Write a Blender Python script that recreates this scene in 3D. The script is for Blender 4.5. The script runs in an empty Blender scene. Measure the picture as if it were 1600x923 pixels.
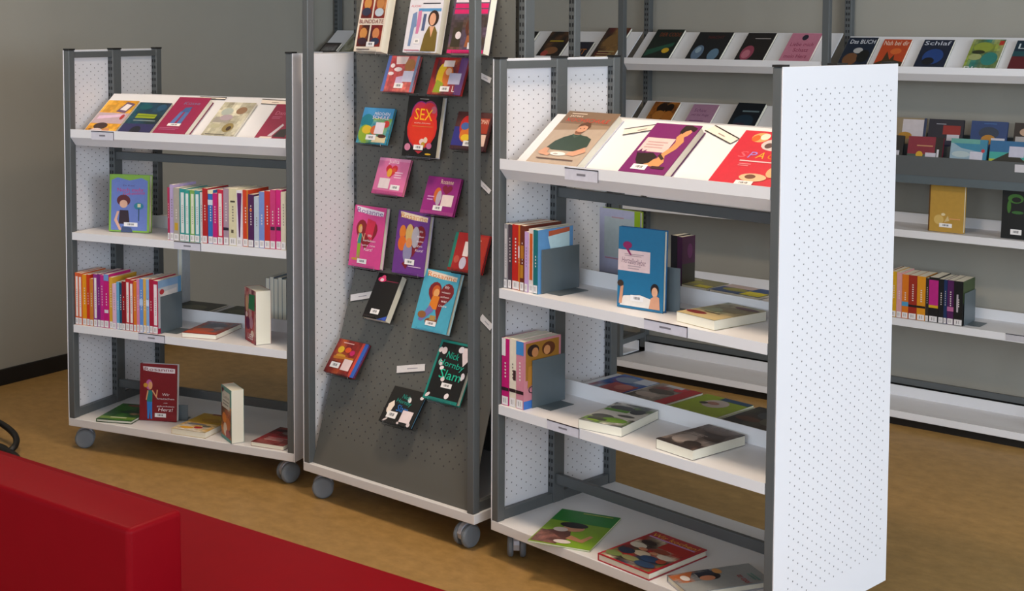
import bpy, bmesh, math, random
from mathutils import Matrix, Vector
random.seed(7)
PI = math.pi
scene = bpy.context.scene
COL = scene.collection

# ------------------------------------------------------------------ camera
ROT = -0.6634823                      # turn of the room walls about z
def RM(a, b, z=0.0, rz=0.0):          # room frame: a along the shelf wall, b towards it
    return Matrix.Rotation(ROT, 4, 'Z') @ Matrix.Translation((a, b, z)) @ Matrix.Rotation(rz, 4, 'Z')
cam_data = bpy.data.cameras.new('camera')
cam = bpy.data.objects.new('camera', cam_data)
COL.objects.link(cam)
cam_data.sensor_fit = 'HORIZONTAL'
cam_data.sensor_width = 36.0
cam_data.lens = 2108.05 / 1600 * 36.0
cam_data.shift_x = (800 - 762.41) / 1600
cam_data.shift_y = -(461.5 - 181.26) / 1600
cam_data.clip_start = 0.05
_p, _r = 0.0659878, 0.0044953
_F = Vector((0, math.cos(_p), -math.sin(_p))); _R = Vector((1, 0, 0)); _U = _R.cross(_F)
_R2 = math.cos(_r) * _R + math.sin(_r) * _U
_U2 = -math.sin(_r) * _R + math.cos(_r) * _U
mw = Matrix.Identity(4)
for i in range(3):
    mw[i][0] = _R2[i]; mw[i][1] = _U2[i]; mw[i][2] = -_F[i]
mw[2][3] = 1.59364
cam.matrix_world = mw
scene.camera = cam

# ------------------------------------------------------------------ world, lights, exposure
scene.view_settings.view_transform = 'Standard'
scene.view_settings.look = 'None'
scene.view_settings.gamma = 1.0
scene.view_settings.exposure = 0.0
scene.view_settings.use_curve_mapping = False
world = bpy.data.worlds.new('sky'); scene.world = world
world.use_nodes = True
_bg = world.node_tree.nodes['Background']
_bg.inputs[0].default_value = (0.75, 0.86, 1.0, 1)
_bg.inputs[1].default_value = 1.0
def area(name, M, sx, sy, power, col, spread=PI):
    l = bpy.data.lights.new(name, 'AREA'); l.shape = 'RECTANGLE'
    l.size = sx; l.size_y = sy; l.energy = power; l.color = col; l.spread = spread
    o = bpy.data.objects.new(name, l); COL.objects.link(o); o.matrix_world = M
    return o
ROOM_A0, ROOM_A1, ROOM_B0, ROOM_B1, ROOM_H = -5.45, 4.2, -3.6, 5.60, 3.0
WINDOWS = [(-2.9, -0.9), (-0.5, 1.5), (1.9, 3.9)]     # b-ranges of the windows in the right wall
WZ0, WZ1 = 1.0, 2.65
for (b0, b1), pw in zip(WINDOWS, (50, 108, 158)):   # daylight entering through each window
    M = RM(ROOM_A1 - 0.03, (b0 + b1) / 2, (WZ0 + WZ1) / 2) @ Matrix.Rotation(PI / 2, 4, 'Y')
    area('window_daylight', M, WZ1 - WZ0, b1 - b0, pw, (0.78, 0.89, 1.0))
FILL_WINDOWS = [(-4.2, -2.2), (-1.6, 0.4), (1.0, 3.0)]   # a-ranges of unseen windows added behind the camera for cool front fill
for (a0, a1), pw in zip(FILL_WINDOWS, (50, 75, 75)):
    M = RM((a0 + a1) / 2, ROOM_B0 + 0.03, (WZ0 + WZ1) / 2) @ Matrix.Rotation(PI / 2, 4, 'X')
    area('window_daylight', M, a1 - a0, WZ1 - WZ0, pw, (0.78, 0.89, 1.0))  # fill light for the shelf fronts, set in the added windows
LAMPS = [(-1.95, 2.62), (-4.05, 2.55), (-0.3, -0.9)]   # ceiling luminaires (a, b)

# ------------------------------------------------------------------ materials
def lin(h):
    if not isinstance(h, str): return tuple(h) + (1.0,) if len(h) == 3 else tuple(h)
    h = h.lstrip('#')
    c = [int(h[i:i + 2], 16) / 255 for i in (0, 2, 4)]
    return tuple(x / 12.92 if x <= .04045 else ((x + .055) / 1.055) ** 2.4 for x in c) + (1.0,)
def newmat(name):
    m = bpy.data.materials.new(name); m.use_nodes = True
    nt = m.node_tree
    return m, nt, nt.nodes['Principled BSDF']
def noisy(name, col, rough=0.5, metal=0.0, var=0.05, scale=30, bump=0.0, spec=0.5, stretch=None, coat=0):
    m, nt, b = newmat(name)
    c = lin(col)
    tc = nt.nodes.new('ShaderNodeTexCoord')
    n = nt.nodes.new('ShaderNodeTexNoise'); n.inputs['Scale'].default_value = scale; n.inputs['Detail'].default_value = 4
    src = tc.outputs['Object']
    if stretch:
        mp = nt.nodes.new('ShaderNodeMapping'); mp.inputs['Scale'].default_value = stretch
        nt.links.new(src, mp.inputs[0]); src = mp.outputs[0]
    nt.links.new(src, n.inputs['Vector'])
    mx = nt.nodes.new('ShaderNodeMix'); mx.data_type = 'RGBA'
    mx.inputs[6].default_value = tuple(x * (1 - var) for x in c[:3]) + (1,)
    mx.inputs[7].default_value = tuple(min(1, x * (1 + var)) for x in c[:3]) + (1,)
    nt.links.new(n.outputs[0], mx.inputs[0]); nt.links.new(mx.outputs[2], b.inputs['Base Color'])
    b.inputs['Roughness'].default_value = rough; b.inputs['Metallic'].default_value = metal
    b.inputs['Specular IOR Level'].default_value = spec
    b.inputs['Coat Weight'].default_value = coat
    if bump:
        bp = nt.nodes.new('ShaderNodeBump'); bp.inputs['Strength'].default_value = bump; bp.inputs['Distance'].default_value = .002
        nt.links.new(n.outputs[0], bp.inputs['Height']); nt.links.new(bp.outputs[0], b.inputs['Normal'])
    return m
def perforated(name, col, ax, ay, pu, pv, r, box, rough=.45):
    """steel sheet with a staggered grid of small holes; ax, ay are object axes"""
    m, nt, b = newmat(name)
    tc = nt.nodes.new('ShaderNodeTexCoord'); sp = nt.nodes.new('ShaderNodeSeparateXYZ')
    nt.links.new(tc.outputs['Object'], sp.inputs[0])
    def mt(op, a, b_=None, clamp=False):
        n = nt.nodes.new('ShaderNodeMath'); n.operation = op
        for i, x in enumerate((a, b_)):
            if x is None: continue
            if isinstance(x, (int, float)): n.inputs[i].default_value = x
            else: nt.links.new(x, n.inputs[i])
        return n.outputs[0]
    X, Y = sp.outputs[ax], sp.outputs[ay]
    def grid(ox, oy):
        fx = mt('SUBTRACT', mt('FRACT', mt('ADD', mt('DIVIDE', X, pu), ox + 50)), .5)
        fy = mt('SUBTRACT', mt('FRACT', mt('ADD', mt('DIVIDE', Y, pv), oy + 50)), .5)
        dx = mt('MULTIPLY', fx, pu); dy = mt('MULTIPLY', fy, pv)
        d = mt('SQRT', mt('ADD', mt('MULTIPLY', dx, dx), mt('MULTIPLY', dy, dy)))
        return mt('LESS_THAN', d, r)
    h = mt('MAXIMUM', grid(0, 0), grid(.5, .5))
    for o, lo, hi in ((X, box[0], box[1]), (Y, box[2], box[3])):
        h = mt('MULTIPLY', h, mt('MULTIPLY', mt('GREATER_THAN', o, lo), mt('LESS_THAN', o, hi)))
    mx = nt.nodes.new('ShaderNodeMix'); mx.data_type = 'RGBA'
    c = lin(col); mx.inputs[6].default_value = c; mx.inputs[7].default_value = (.02, .02, .025, 1)
    nt.links.new(mt('MULTIPLY', h, .8), mx.inputs[0]); nt.links.new(mx.outputs[2], b.inputs['Base Color'])
    b.inputs['Roughness'].default_value = rough
    return m
def printed(name, rough, coat=0.0):
    m, nt, b = newmat(name)
    at = nt.nodes.new('ShaderNodeAttribute'); at.attribute_name = 'Col'
    tc = nt.nodes.new('ShaderNodeTexCoord'); n = nt.nodes.new('ShaderNodeTexNoise'); n.inputs['Scale'].default_value = 60
    nt.links.new(tc.outputs['Object'], n.inputs['Vector'])
    mr = nt.nodes.new('ShaderNodeMapRange'); mr.inputs[3].default_value = .9; mr.inputs[4].default_value = 1.08
    nt.links.new(n.outputs[0], mr.inputs[0])
    mx = nt.nodes.new('ShaderNodeMix'); mx.data_type = 'RGBA'; mx.blend_type = 'MULTIPLY'; mx.inputs[0].default_value = 1
    nt.links.new(at.outputs['Color'], mx.inputs[6]); nt.links.new(mr.outputs[0], mx.inputs[7])
    nt.links.new(mx.outputs[2], b.inputs['Base Color'])
    b.inputs['Roughness'].default_value = rough; b.inputs['Coat Weight'].default_value = coat
    return m
MAT = {}
MAT['print'] = printed('printed_cover', .42)
MAT['wall'] = noisy('grey_plaster', '#9A978E', .9, var=.03, scale=6, bump=.05)
MAT['ceiling'] = noisy('white_ceiling', '#D8D6D0', .9, var=.02, scale=5)
MAT['white'] = noisy('white_powder_coat', '#DCDCE0', .38, var=.015, scale=20)
MAT['steel'] = noisy('grey_powder_coat', '#54585A', .42, var=.04, scale=40, metal=.0)
MAT['darksteel'] = noisy('dark_slot', '#16191C', .6)
MAT['black'] = noisy('black_plastic', '#0C0A09', .5)
MAT['plate'] = noisy('bookend_steel', '#5D686E', .4, metal=.2)
MAT['caster'] = noisy('caster_grey', '#6F7780', .45)
MAT['fork'] = noisy('caster_fork', '#B4B8C6', .35, metal=.3)
MAT['paper'] = noisy('page_block', '#E6E2D2', .85, var=.06, scale=250, stretch=(1, 1, 12))
MAT['sofa'] = noisy('red_leatherette', '#780611', .45, var=.05, scale=18, bump=.03, spec=.06)
MAT['baseboard'] = noisy('black_skirting', '#0D0B0C', .5)
MAT['frame'] = noisy('window_frame', '#C9CBCC', .5)
m, nt, b = newmat('clear_acrylic')
b.inputs['Base Color'].default_value = (.95, .97, 1, 1); b.inputs['Transmission Weight'].default_value = 1; b.inputs['IOR'].default_value = 1.2; b.inputs['Roughness'].default_value = .05
MAT['acrylic'] = m
m, nt, b = newmat('window_glass')
b.inputs['Base Color'].default_value = (.95, .98, 1, 1); b.inputs['Transmission Weight'].default_value = 1; b.inputs['IOR'].default_value = 1.05; b.inputs['Roughness'].default_value = 0
MAT['glass'] = m
m, nt, b = newmat('lamp_diffuser')
b.inputs['Emission Color'].default_value = (1, .84, .62, 1); b.inputs['Emission Strength'].default_value = 3
MAT['diffuser'] = m
# floor: marbled ochre linoleum
m, nt, b = newmat('ochre_linoleum')
tc = nt.nodes.new('ShaderNodeTexCoord'); mp = nt.nodes.new('ShaderNodeMapping')
mp.inputs['Scale'].default_value = (1, 1.4, 1)
nt.links.new(tc.outputs['Object'], mp.inputs[0])
n1 = nt.nodes.new('ShaderNodeTexNoise'); n1.inputs['Scale'].default_value = 16; n1.inputs['Detail'].default_value = 8; n1.inputs['Roughness'].default_value = .7
nt.links.new(mp.outputs[0], n1.inputs['Vector'])
cr = nt.nodes.new('ShaderNodeValToRGB')
cr.color_ramp.elements[0].position = .3; cr.color_ramp.elements[0].color = lin('#8E6F3E')
cr.color_ramp.elements[1].position = .7; cr.color_ramp.elements[1].color = lin('#AC8852')
nt.links.new(n1.outputs[0], cr.inputs[0]); nt.links.new(cr.outputs[0], b.inputs['Base Color'])
b.inputs['Roughness'].default_value = .42
MAT['floor'] = m

# ------------------------------------------------------------------ mesh builder
class MB:
    def __init__(s): s.v = []; s.f = []; s.c = []
    def poly(s, pts, col=None):
        k = len(s.v); s.v += [tuple(p) for p in pts]; s.f.append(tuple(range(k, k + len(pts)))); s.c.append(col)
        return s
    def box(s, x0, x1, y0, y1, z0, z1, col=None, cols=None):
        k = len(s.v)
        s.v += [(x0, y0, z0), (x1, y0, z0), (x1, y1, z0), (x0, y1, z0), (x0, y0, z1), (x1, y0, z1), (x1, y1, z1), (x0, y1, z1)]
        for f in ((0, 3, 2, 1), (4, 5, 6, 7), (0, 1, 5, 4), (1, 2, 6, 5), (2, 3, 7, 6), (3, 0, 4, 7)):
            s.f.append(tuple(k + i for i in f)); s.c.append(col)
        return s
    def prism(s, prof, x0, x1, col=None):
        """profile in (y, z), extruded along x"""
        n = len(prof); k = len(s.v)
        s.v += [(x0, y, z) for y, z in prof] + [(x1, y, z) for y, z in prof]
        s.f.append(tuple(k + i for i in range(n))); s.c.append(col)
        s.f.append(tuple(k + n + i for i in reversed(range(n)))); s.c.append(col)
        for i in range(n):
            j = (i + 1) % n
            s.f.append((k + i, k + n + i, k + n + j, k + j)); s.c.append(col)
        return s
    def lathe(s, prof, axis, origin, n=24, col=None):
        """profile (radius, along) revolved round 'x','y' or 'z' through origin"""
        k = len(s.v); o = Vector(origin)
        for r, h in prof:
            for i in range(n):
                a = 2 * PI * i / n; c, d = r * math.cos(a), r * math.sin(a)
                p = {'x': (h, c, d), 'y': (c, h, d), 'z': (c, d, h)}[axis]
                s.v.append(tuple(o + Vector(p)))
        m = len(prof)
        for j in range(m - 1):
            for i in range(n):
                s.f.append((k + j * n + i, k + j * n + (i + 1) % n, k + (j + 1) * n + (i + 1) % n, k + (j + 1) * n + i)); s.c.append(col)
        s.f.append(tuple(k + i for i in reversed(range(n)))); s.c.append(col)
        s.f.append(tuple(k + (m - 1) * n + i for i in range(n))); s.c.append(col)
        return s
    def tube(s, pts, r, n=10, col=None):
        k = len(s.v); pts = [Vector(p) for p in pts]
        for i, p in enumerate(pts):
            d = (pts[min(i + 1, len(pts) - 1)] - pts[max(i - 1, 0)]).normalized()
            a = d.cross(Vector((0, 0, 1)))
            if a.length < .01: a = d.cross(Vector((1, 0, 0)))
            a.normalize(); b_ = d.cross(a)
            rr = r[i] if isinstance(r, (list, tuple)) else r
            for q in range(n):
                t = 2 * PI * q / n; s.v.append(tuple(p + rr * (math.cos(t) * a + math.sin(t) * b_)))
        for i in range(len(pts) - 1):
            for q in range(n):
                s.f.append((k + i * n + q, k + i * n + (q + 1) % n, k + (i + 1) * n + (q + 1) % n, k + (i + 1) * n + q)); s.c.append(col)
        s.f.append(tuple(k + q for q in range(n))); s.c.append(col)
        s.f.append(tuple(k + (len(pts) - 1) * n + q for q in reversed(range(n)))); s.c.append(col)
        return s
    def mesh(s, name, fix=True):
        me = bpy.data.meshes.new(name); me.from_pydata(s.v, [], s.f)
        if any(c is not None for c in s.c):
            at = me.color_attributes.new('Col', 'FLOAT_COLOR', 'CORNER')
            data = []
            for p in me.polygons:
                c = lin(s.c[p.index]) if s.c[p.index] is not None else (.5, .5, .5, 1)
                data += list(c) * p.loop_total
            at.data.foreach_set('color', data)
        if fix:
            bm = bmesh.new(); bm.from_mesh(me); bmesh.ops.recalc_face_normals(bm, faces=bm.faces); bm.to_mesh(me); bm.free()
        return me
    def build(s, name, mat, parent=None, M=None, bevel=0, seg=2, smooth=False, fix=True):
        return link(name, s.mesh(name, fix), mat, parent, M, bevel, seg, smooth)
def link(name, me, mat, parent=None, M=None, bevel=0, seg=2, smooth=False):
    o = bpy.data.objects.new(name, me); COL.objects.link(o)
    if mat is not None and not me.materials: me.materials.append(MAT[mat] if isinstance(mat, str) else mat)
    if M is not None: o.matrix_local = M
    if parent is not None: o.parent = parent
    if smooth:
        for p in me.polygons: p.use_smooth = True
    if bevel:
        b = o.modifiers.new('bevel', 'BEVEL'); b.width = bevel; b.segments = seg; b.limit_method = 'ANGLE'; b.angle_limit = .6
        b.harden_normals = False
        for p in me.polygons: p.use_smooth = seg > 2
    return o
def tag(o, label, cat, group=None):
    o['label'] = label; o['category'] = cat
    if group: o['group'] = group
    return o
def thing(name, M, label, cat, group=None):
    o = bpy.data.objects.new(name, None); COL.objects.link(o); o.empty_display_size = .1
    o.matrix_world = M
    return tag(o, label, cat, group)
def structure(o):
    o['kind'] = 'structure'; return o

# ------------------------------------------------------------------ room shell
R0 = RM(0, 0, 0)
A0, A1, B0, B1, HH = ROOM_A0, ROOM_A1, ROOM_B0, ROOM_B1, ROOM_H
structure(MB().box(A0 - .3, A1 + .3, B0 - .3, B1 + .3, -.1, 0).build('floor', 'floor', None, R0))
structure(MB().box(A0 - .3, A1 + .3, B0 - .3, B1 + .3, HH, HH + .1).build('ceiling', 'ceiling', None, R0))
structure(MB().box(A0 - .3, A1 + .3, B1, B1 + .2, 0, HH).build('wall_back', 'wall', None, R0))
w = MB(); w.box(A0 - .3, A1 + .3, B0 - .25, B0, 0, WZ0).box(A0 - .3, A1 + .3, B0 - .25, B0, WZ1, HH)
edges = [A0 - .3] + [x for r in FILL_WINDOWS for x in r] + [A1 + .3]
for i in range(0, len(edges), 2): w.box(edges[i], edges[i + 1], B0 - .25, B0, WZ0, WZ1)
structure(w.build('wall_front', 'wall', None, R0))
# left wall: runs a touch out of square (through (-5.321,3.31) to (-5.47,5.6))
def lw(b): return -5.321 - .066 * (b - 3.31)
w = MB()
w.v = [(lw(B0), B0, 0), (lw(B1), B1, 0), (lw(B1) - .25, B1, 0), (lw(B0) - .45, B0, 0)]
w.v += [(x, y, HH) for x, y, z in w.v]
w.f = [(0, 1, 2, 3), (7, 6, 5, 4), (0, 4, 5, 1), (1, 5, 6, 2), (2, 6, 7, 3), (3, 7, 4, 0)]; w.c = [None] * 6
structure(w.build('wall_left', 'wall', None, R0))
w = MB(); t = .012
w.v = [(lw(B0), B0, 0), (lw(B1), B1, 0), (lw(B1) + t, B1, 0), (lw(B0) + t, B0, 0)]
w.v += [(x, y, .072) for x, y, z in w.v]
w.f = [(0, 1, 2, 3), (7, 6, 5, 4), (0, 4, 5, 1), (1, 5, 6, 2), (2, 6, 7, 3), (3, 7, 4, 0)]; w.c = [None] * 6
structure(w.build('baseboard_left', 'baseboard', None, R0, bevel=.002))
structure(MB().box(-5.45, A1, B1 - .012, B1, 0, .072).build('baseboard_back', 'baseboard', None, R0, bevel=.002))
# right wall with three window openings
w = MB(); w.box(A1, A1 + .25, B0, B1, 0, WZ0).box(A1, A1 + .25, B0, B1, WZ1, HH)
edges = [B0] + [x for r in WINDOWS for x in r] + [B1]
for i in range(0, len(edges), 2): w.box(A1, A1 + .25, edges[i], edges[i + 1], WZ0, WZ1)
structure(w.build('wall_right', 'wall', None, R0))
for i, (b0, b1) in enumerate(WINDOWS + FILL_WINDOWS):  # right-wall windows, then the ones added behind the camera for fill
    win = bpy.data.objects.new('window_%d' % (i + 1), None); COL.objects.link(win); structure(win)
    win.matrix_world = RM(A1 + .1, b0, WZ0) if i < 3 else RM(b1, B0 - .1, WZ0) @ Matrix.Rotation(PI / 2, 4, 'Z') @ Matrix.Translation((-.05, 0, 0))
    L, Hh = b1 - b0, WZ1 - WZ0; f = MB()
    f.box(0, .05, 0, L, 0, .06).box(0, .05, 0, L, Hh - .06, Hh).box(0, .05, 0, .06, .06, Hh - .06).box(0, .05, L - .06, L, .06, Hh - .06).box(0, .05, L / 2 - .03, L / 2 + .03, .06, Hh - .06)
    f.build('window_frame', 'frame', win)
    for k in range(2):
        MB().box(.02, .026, .06 + k * (L / 2 - .03), L / 2 - .03 + k * (L / 2 - .03), .06, Hh - .06).build('pane', 'glass', win)
# ceiling luminaires with their own warm light
LAMP_TXT = ['warm round ceiling lamp above the aisle before the carts', 'warm round ceiling lamp above the left cart and the sofa', 'warm round ceiling lamp behind the camera']
for i, (a, b) in enumerate(LAMPS):
    th = thing('ceiling_lamp', RM(a, b, HH - .09), LAMP_TXT[i], 'lamp', 'round ceiling lamps')
    MB().lathe([(.24, .0), (.25, .01), (.25, .09), (.2, .09)], 'z', (0, 0, 0), 32).build('housing', 'steel', th, smooth=False)
    MB().lathe([(.20, -.004), (.225, 0.0), (.225, .004)], 'z', (0, 0, -.004), 32).build('diffuser', 'diffuser', th)
    l = bpy.data.lights.new('lamp_light', 'AREA'); l.shape = 'DISK'; l.size = .44; l.color = (1, .78, .57)
    l.energy = (27, 14, 9)[i]; l.spread = 2.6
    lo = bpy.data.objects.new('lamp_light', l); COL.objects.link(lo); lo.parent = th; lo.location = (0, 0, -.02)

# ------------------------------------------------------------------ print on covers (flat shapes and lettering)
_txt = {}
def text_mesh(s):
    if s not in _txt:
        cu = bpy.data.curves.new('lettering', 'FONT'); cu.body = s; cu.resolution_u = 2; cu.size = 1
        ob = bpy.data.objects.new('lettering', cu); COL.objects.link(ob)
        dg = bpy.context.evaluated_depsgraph_get(); dg.update()
        me = bpy.data.meshes.new_from_object(ob.evaluated_get(dg))
        vs = [tuple(v.co) for v in me.vertices]; fs = [tuple(p.vertices) for p in me.polygons]
        bpy.data.objects.remove(ob); bpy.data.curves.remove(cu); bpy.data.meshes.remove(me)
        xs = [v[0] for v in vs] or [0, 1]; ys = [v[1] for v in vs] or [0, 1]
        _txt[s] = (vs, fs, min(xs), max(xs), min(ys), max(ys))
    return _txt[s]
def draw(mb, art, w, h, P):
    """art in unit cover coordinates; P(x, y, k) gives the 3-D point of layer k"""
    for k, a in enumerate(art):
        q = a[0]
        if q == 'r': mb.poly([P(x * w, y * h, k) for x, y in ((a[1], a[2]), (a[3], a[2]), (a[3], a[4]), (a[1], a[4]))], a[5])
        elif q == 'e':
            n = 16; rot = a[6] if len(a) > 6 else 0
            pts = []
            for i in range(n):
                t = 2 * PI * i / n; ex, ey = a[3] * w * math.cos(t), a[4] * h * math.sin(t)
                pts.append(P(a[1] * w + ex * math.cos(rot) - ey * math.sin(rot), a[2] * h + ex * math.sin(rot) + ey * math.cos(rot), k))
            mb.poly(pts, a[5])
        elif q == 'p': mb.poly([P(x * w, y * h, k) for x, y in a[1]], a[2])
        elif q == 'ph':     # printed photograph: mottled patches of the given colours
            x0, y0, x1, y1, pal, seed, nx, ny = a[1:9]
            rr = random.Random(seed); gx, gy = max(2, nx // 3), max(2, ny // 3)
            g = [[lin(rr.choice(pal))[:3] for _ in range(gx + 1)] for _ in range(gy + 1)]
            for j in range(ny):
                for i in range(nx):
                    fx = (i + .5) / nx * gx; fy = (j + .5) / ny * gy; ix, iy = int(fx), int(fy); fx -= ix; fy -= iy
                    fx = fx * fx * (3 - 2 * fx); fy = fy * fy * (3 - 2 * fy); jt = .75 + .5 * rr.random()
                    c = tuple(min(1, jt * ((g[iy][ix][m] * (1 - fx) + g[iy][ix + 1][m] * fx) * (1 - fy) + (g[iy + 1][ix][m] * (1 - fx) + g[iy + 1][ix + 1][m] * fx) * fy)) for m in range(3))
                    xa, xb = x0 + (x1 - x0) * i / nx, x0 + (x1 - x0) * (i + 1) / nx; ya, yb = y0 + (y1 - y0) * j / ny, y0 + (y1 - y0) * (j + 1) / ny
                    mb.poly([P(x * w, y * h, k) for x, y in ((xa, ya), (xb, ya), (xb, yb), (xa, yb))], c)
        elif q == 'heart':
            cx, cy, sx, sy, c = a[1:6]; pts = []
            for i in range(28):
                t = 2 * PI * i / 28
                x = 16 * math.sin(t) ** 3 / 17; y = (13 * math.cos(t) - 5 * math.cos(2 * t) - 2 * math.cos(3 * t) - math.cos(4 * t)) / 17
                pts.append(P((cx + sx * x) * w, (cy + sy * y) * h, k))
            mb.poly(pts, c)
        elif q == 't':      # text, x0, x1, y0, y1, colour, shear, rotation of the baseline
            vs, fs, ax, bx, ay, by = text_mesh(a[1]); x0, x1, y0, y1, c = a[2:7]
            sh = a[7] if len(a) > 7 else 0; sl = a[8] if len(a) > 8 else 0
            base = len(mb.v)
            for vx, vy, vz in vs:
                fx = (vx - ax) / (bx - ax); fy = (vy - ay) / (by - ay)
                X = (x0 + (x1 - x0) * fx) * w + sh * fy * (y1 - y0) * h; Y = (y0 + (y1 - y0) * fy) * h + sl * fx * (x1 - x0) * w
                mb.v.append(tuple(P(X, Y, k)))
            for f in fs: mb.f.append(tuple(base + i for i in f)); mb.c.append(c)
        elif q == 'b':      # barcode sticker
            x0, y0, x1, y1 = a[1:5]
            mb.poly([P(x * w, y * h, k) for x, y in ((x0, y0), (x1, y0), (x1, y1), (x0, y1))], '#E9E6E6')
            dx = (x1 - x0); dy = (y1 - y0)
            for i in range(7):
                xa = x0 + dx * (.25 + .075 * i); xb = xa + dx * (.03 + .015 * (i % 3))
                mb.poly([P(x * w, y * h, k + .5) for x, y in ((xa, y0 + dy * .3), (xb, y0 + dy * .3), (xb, y0 + dy * .75), (xa, y0 + dy * .75))], '#4A4A50')
        elif q == 'l':      # lines of print too small to read
            x0, x1, y0, y1, n, c = a[1:7]
            for i in range(n):
                yy = y1 - (y1 - y0) * (i + .5) / n; hh = (y1 - y0) / n * .22
                e = x1 - (x1 - x0) * (.12 * ((i * 7) % 4) / 3)
                mb.poly([P(x * w, y * h, k) for x, y in ((x0, yy - hh), (e, yy - hh), (e, yy + hh), (x0, yy + hh))], c)
DZ = .00012
def fm(base, origin, xd, yd):
    """frame: local origin, x direction and y direction inside 'base'"""
    x = Vector(xd).normalized(); y = Vector(yd); y = (y - x * x.dot(y)).normalized(); z = x.cross(y)
    m = Matrix.Identity(4)
    for i in range(3): m[i][0] = x[i]; m[i][1] = y[i]; m[i][2] = z[i]; m[i][3] = origin[i]
    return base @ m
def book(name, M, w, h, t, cov, art=(), label='', cat='book', group=None, spine=None, back=None, sart=(), hard=True, paper=True, edge=None):
    """local: x across the cover from the spine, y up the cover, z=t is the front"""
    th = thing(name, M, label, cat, group)
    sp = spine or cov; bk = back or cov
    ct = .0022 if hard else .0008; ins = .003 if hard else .0006
    c = MB(); c.box(0, w, 0, h, t - ct, t, cov).box(0, w, 0, h, 0, ct, bk).box(0, ct, 0, h, ct, t - ct, sp)
    c.build('cover', 'print', th)
    if edge is None:
        MB().box(ct, w - ins, ins, h - ins, ct, t - ct).build('pages', 'paper', th)
    else:
        MB().box(ct, w - ins, ins, h - ins, ct, t - ct, edge).build('case_edge', 'print', th)
    if art:
        a = MB(); draw(a, [('r', 0, 0, 1, 1, cov)] + [x for x in art if x[0] != 'b'], w, h, lambda x, y, k: (x, y, t + .0002 + DZ * k))
        if a.f: a.build('cover_print', 'print', th, fix=False)
        a = MB(); draw(a, [x for x in art if x[0] == 'b'], w, h, lambda x, y, k: (x, y, t + .0004 + DZ * (k + len(art))))
        if a.f: a.build('barcode_sticker', 'print', th, fix=False)
    if sart:
        a = MB(); draw(a, [('r', 0, 0, 1, 1, sp)] + list(sart), t, h, lambda x, y, k: (-.0002 - DZ * k, y, x))
        a.build('spine_print', 'print', th, fix=False)
    return th

# ------------------------------------------------------------------ book carts
CW, CD, CH = 1.0042, .534, 1.50
ZB, ZT = .09, .12
S1, S2, S3 = 1.209, .825, .477
MAT['end_perf'] = perforated('white_perforated_sheet', '#DCDCE2', 1, 2, .0416, .0270, .0022, (.05, CD - .02, .17, 1.45))
def caster(parent, x, y, rz, r=.036):
    # swivel caster: two wheels, fork hood between them, stem and plate
    M = Matrix.Translation((x, y, 0)) @ Matrix.Rotation(rz, 4, 'Z')
    h = MB(); h.lathe([(.024, ZB - .006), (.024, ZB)], 'z', (0, 0, 0), 20); h.lathe([(.010, .05), (.010, ZB - .004)], 'z', (0, 0, 0), 12)
    prof = []
    for i in range(9):
        a = PI * .05 + PI * .9 * i / 8; prof.append((.018 + .033 * math.cos(a), r + .004 + .036 * math.sin(a)))
    prof += [(-.012, r - .008), (.046, r - .008)]
    h.prism(prof, -.009, .009)
    root = h.build('caster', 'fork', parent, M, bevel=.001)
    for s in (-1, 1):
        wq = MB(); x0, x1 = (.010, .028) if s > 0 else (-.028, -.010)
        pr = [(r - .005, x0), (r, x0 + .004), (r, x1 - .006), (r - .005, x1 - .001), (r - .012, x1)] if s > 0 else [(r - .012, x0), (r - .005, x0 + .001), (r, x0 + .006), (r, x1 - .004), (r - .005, x1)]
        wq.lathe(pr, 'x', (0, .018, r), 28).build('wheel', 'caster', root)
    return root
def slots(post, u0, v, z0, z1, pitch=.025):
    s = MB(); z = z0
    while z < z1:
        for du in (.004, .015): s.poly([(u0 + du, v, z), (u0 + du + .006, v, z), (u0 + du + .006, v, z + .012), (u0 + du, v, z + .012)])
        z += pitch
    s.build('slots', 'darksteel', post, fix=False)
def end_frame(cart, W, D, H, s, panel=True, ptop=None, mat='end_perf', top_rail=True):
    """one end of a cart; s = 0 left, 1 right"""
    u0, u1 = (.004, .030) if s == 0 else (W - .030, W - .004)
    for v0, v1, sl in ((0, .030, 0), (D / 2 - .026, D / 2 + .022, 1), (D - .032, D, 1)):
        p = MB().box(u0, u1, v0, v1, ZT, H).build('post', 'steel', cart, bevel=.0025)
        MB().box(u0 - .001, u1 + .001, v0 - .001, v1 + .001, H, H + .006).build('post_cap', 'black', p)
        if sl: slots(p, u0, v0 - .0006, .17, H - .03)
    for z0, z1 in ((ZT, ZT + .03), (H - .028, H - .006))[:2 if top_rail else 1]:
        for v0, v1 in ((.030, D / 2 - .026), (D / 2 + .022, D - .032)):
            MB().box(u0 + .004, u1 - .004, v0, v1, z0, z1).build('end_rail', 'steel', cart)
    if panel:
        pu = (0, .004) if s == 0 else (W - .004, W)
        MB().box(pu[0], pu[1], 0, D, ZB if s else ZT, (ptop or H) + .001).build('end_panel', mat, cart, bevel=.001)
def tray(cart, z, front, u0, u1, D, lip=.046):
    """folded steel shelf: front edge, deck and raised back lip"""
    pr = [(0, z), (.236, z), (.236, z + lip), (.239, z + lip), (.239, z - .003), (.004, z - .003), (.004, z - .026), (.0, z - .028)]
    if not front: pr = [(D - y, zz) for y, zz in pr]
    o = MB().prism(pr, u0, u1).build('shelf', 'white', cart)
    for u in (u0 + .001, u1 - .004):
        MB().box(u, u + .003, *( (.01, .236) if front else (D - .236, D - .01)), z - .028, z - .003).build('side_flange', 'white', o)
    return o
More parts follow.
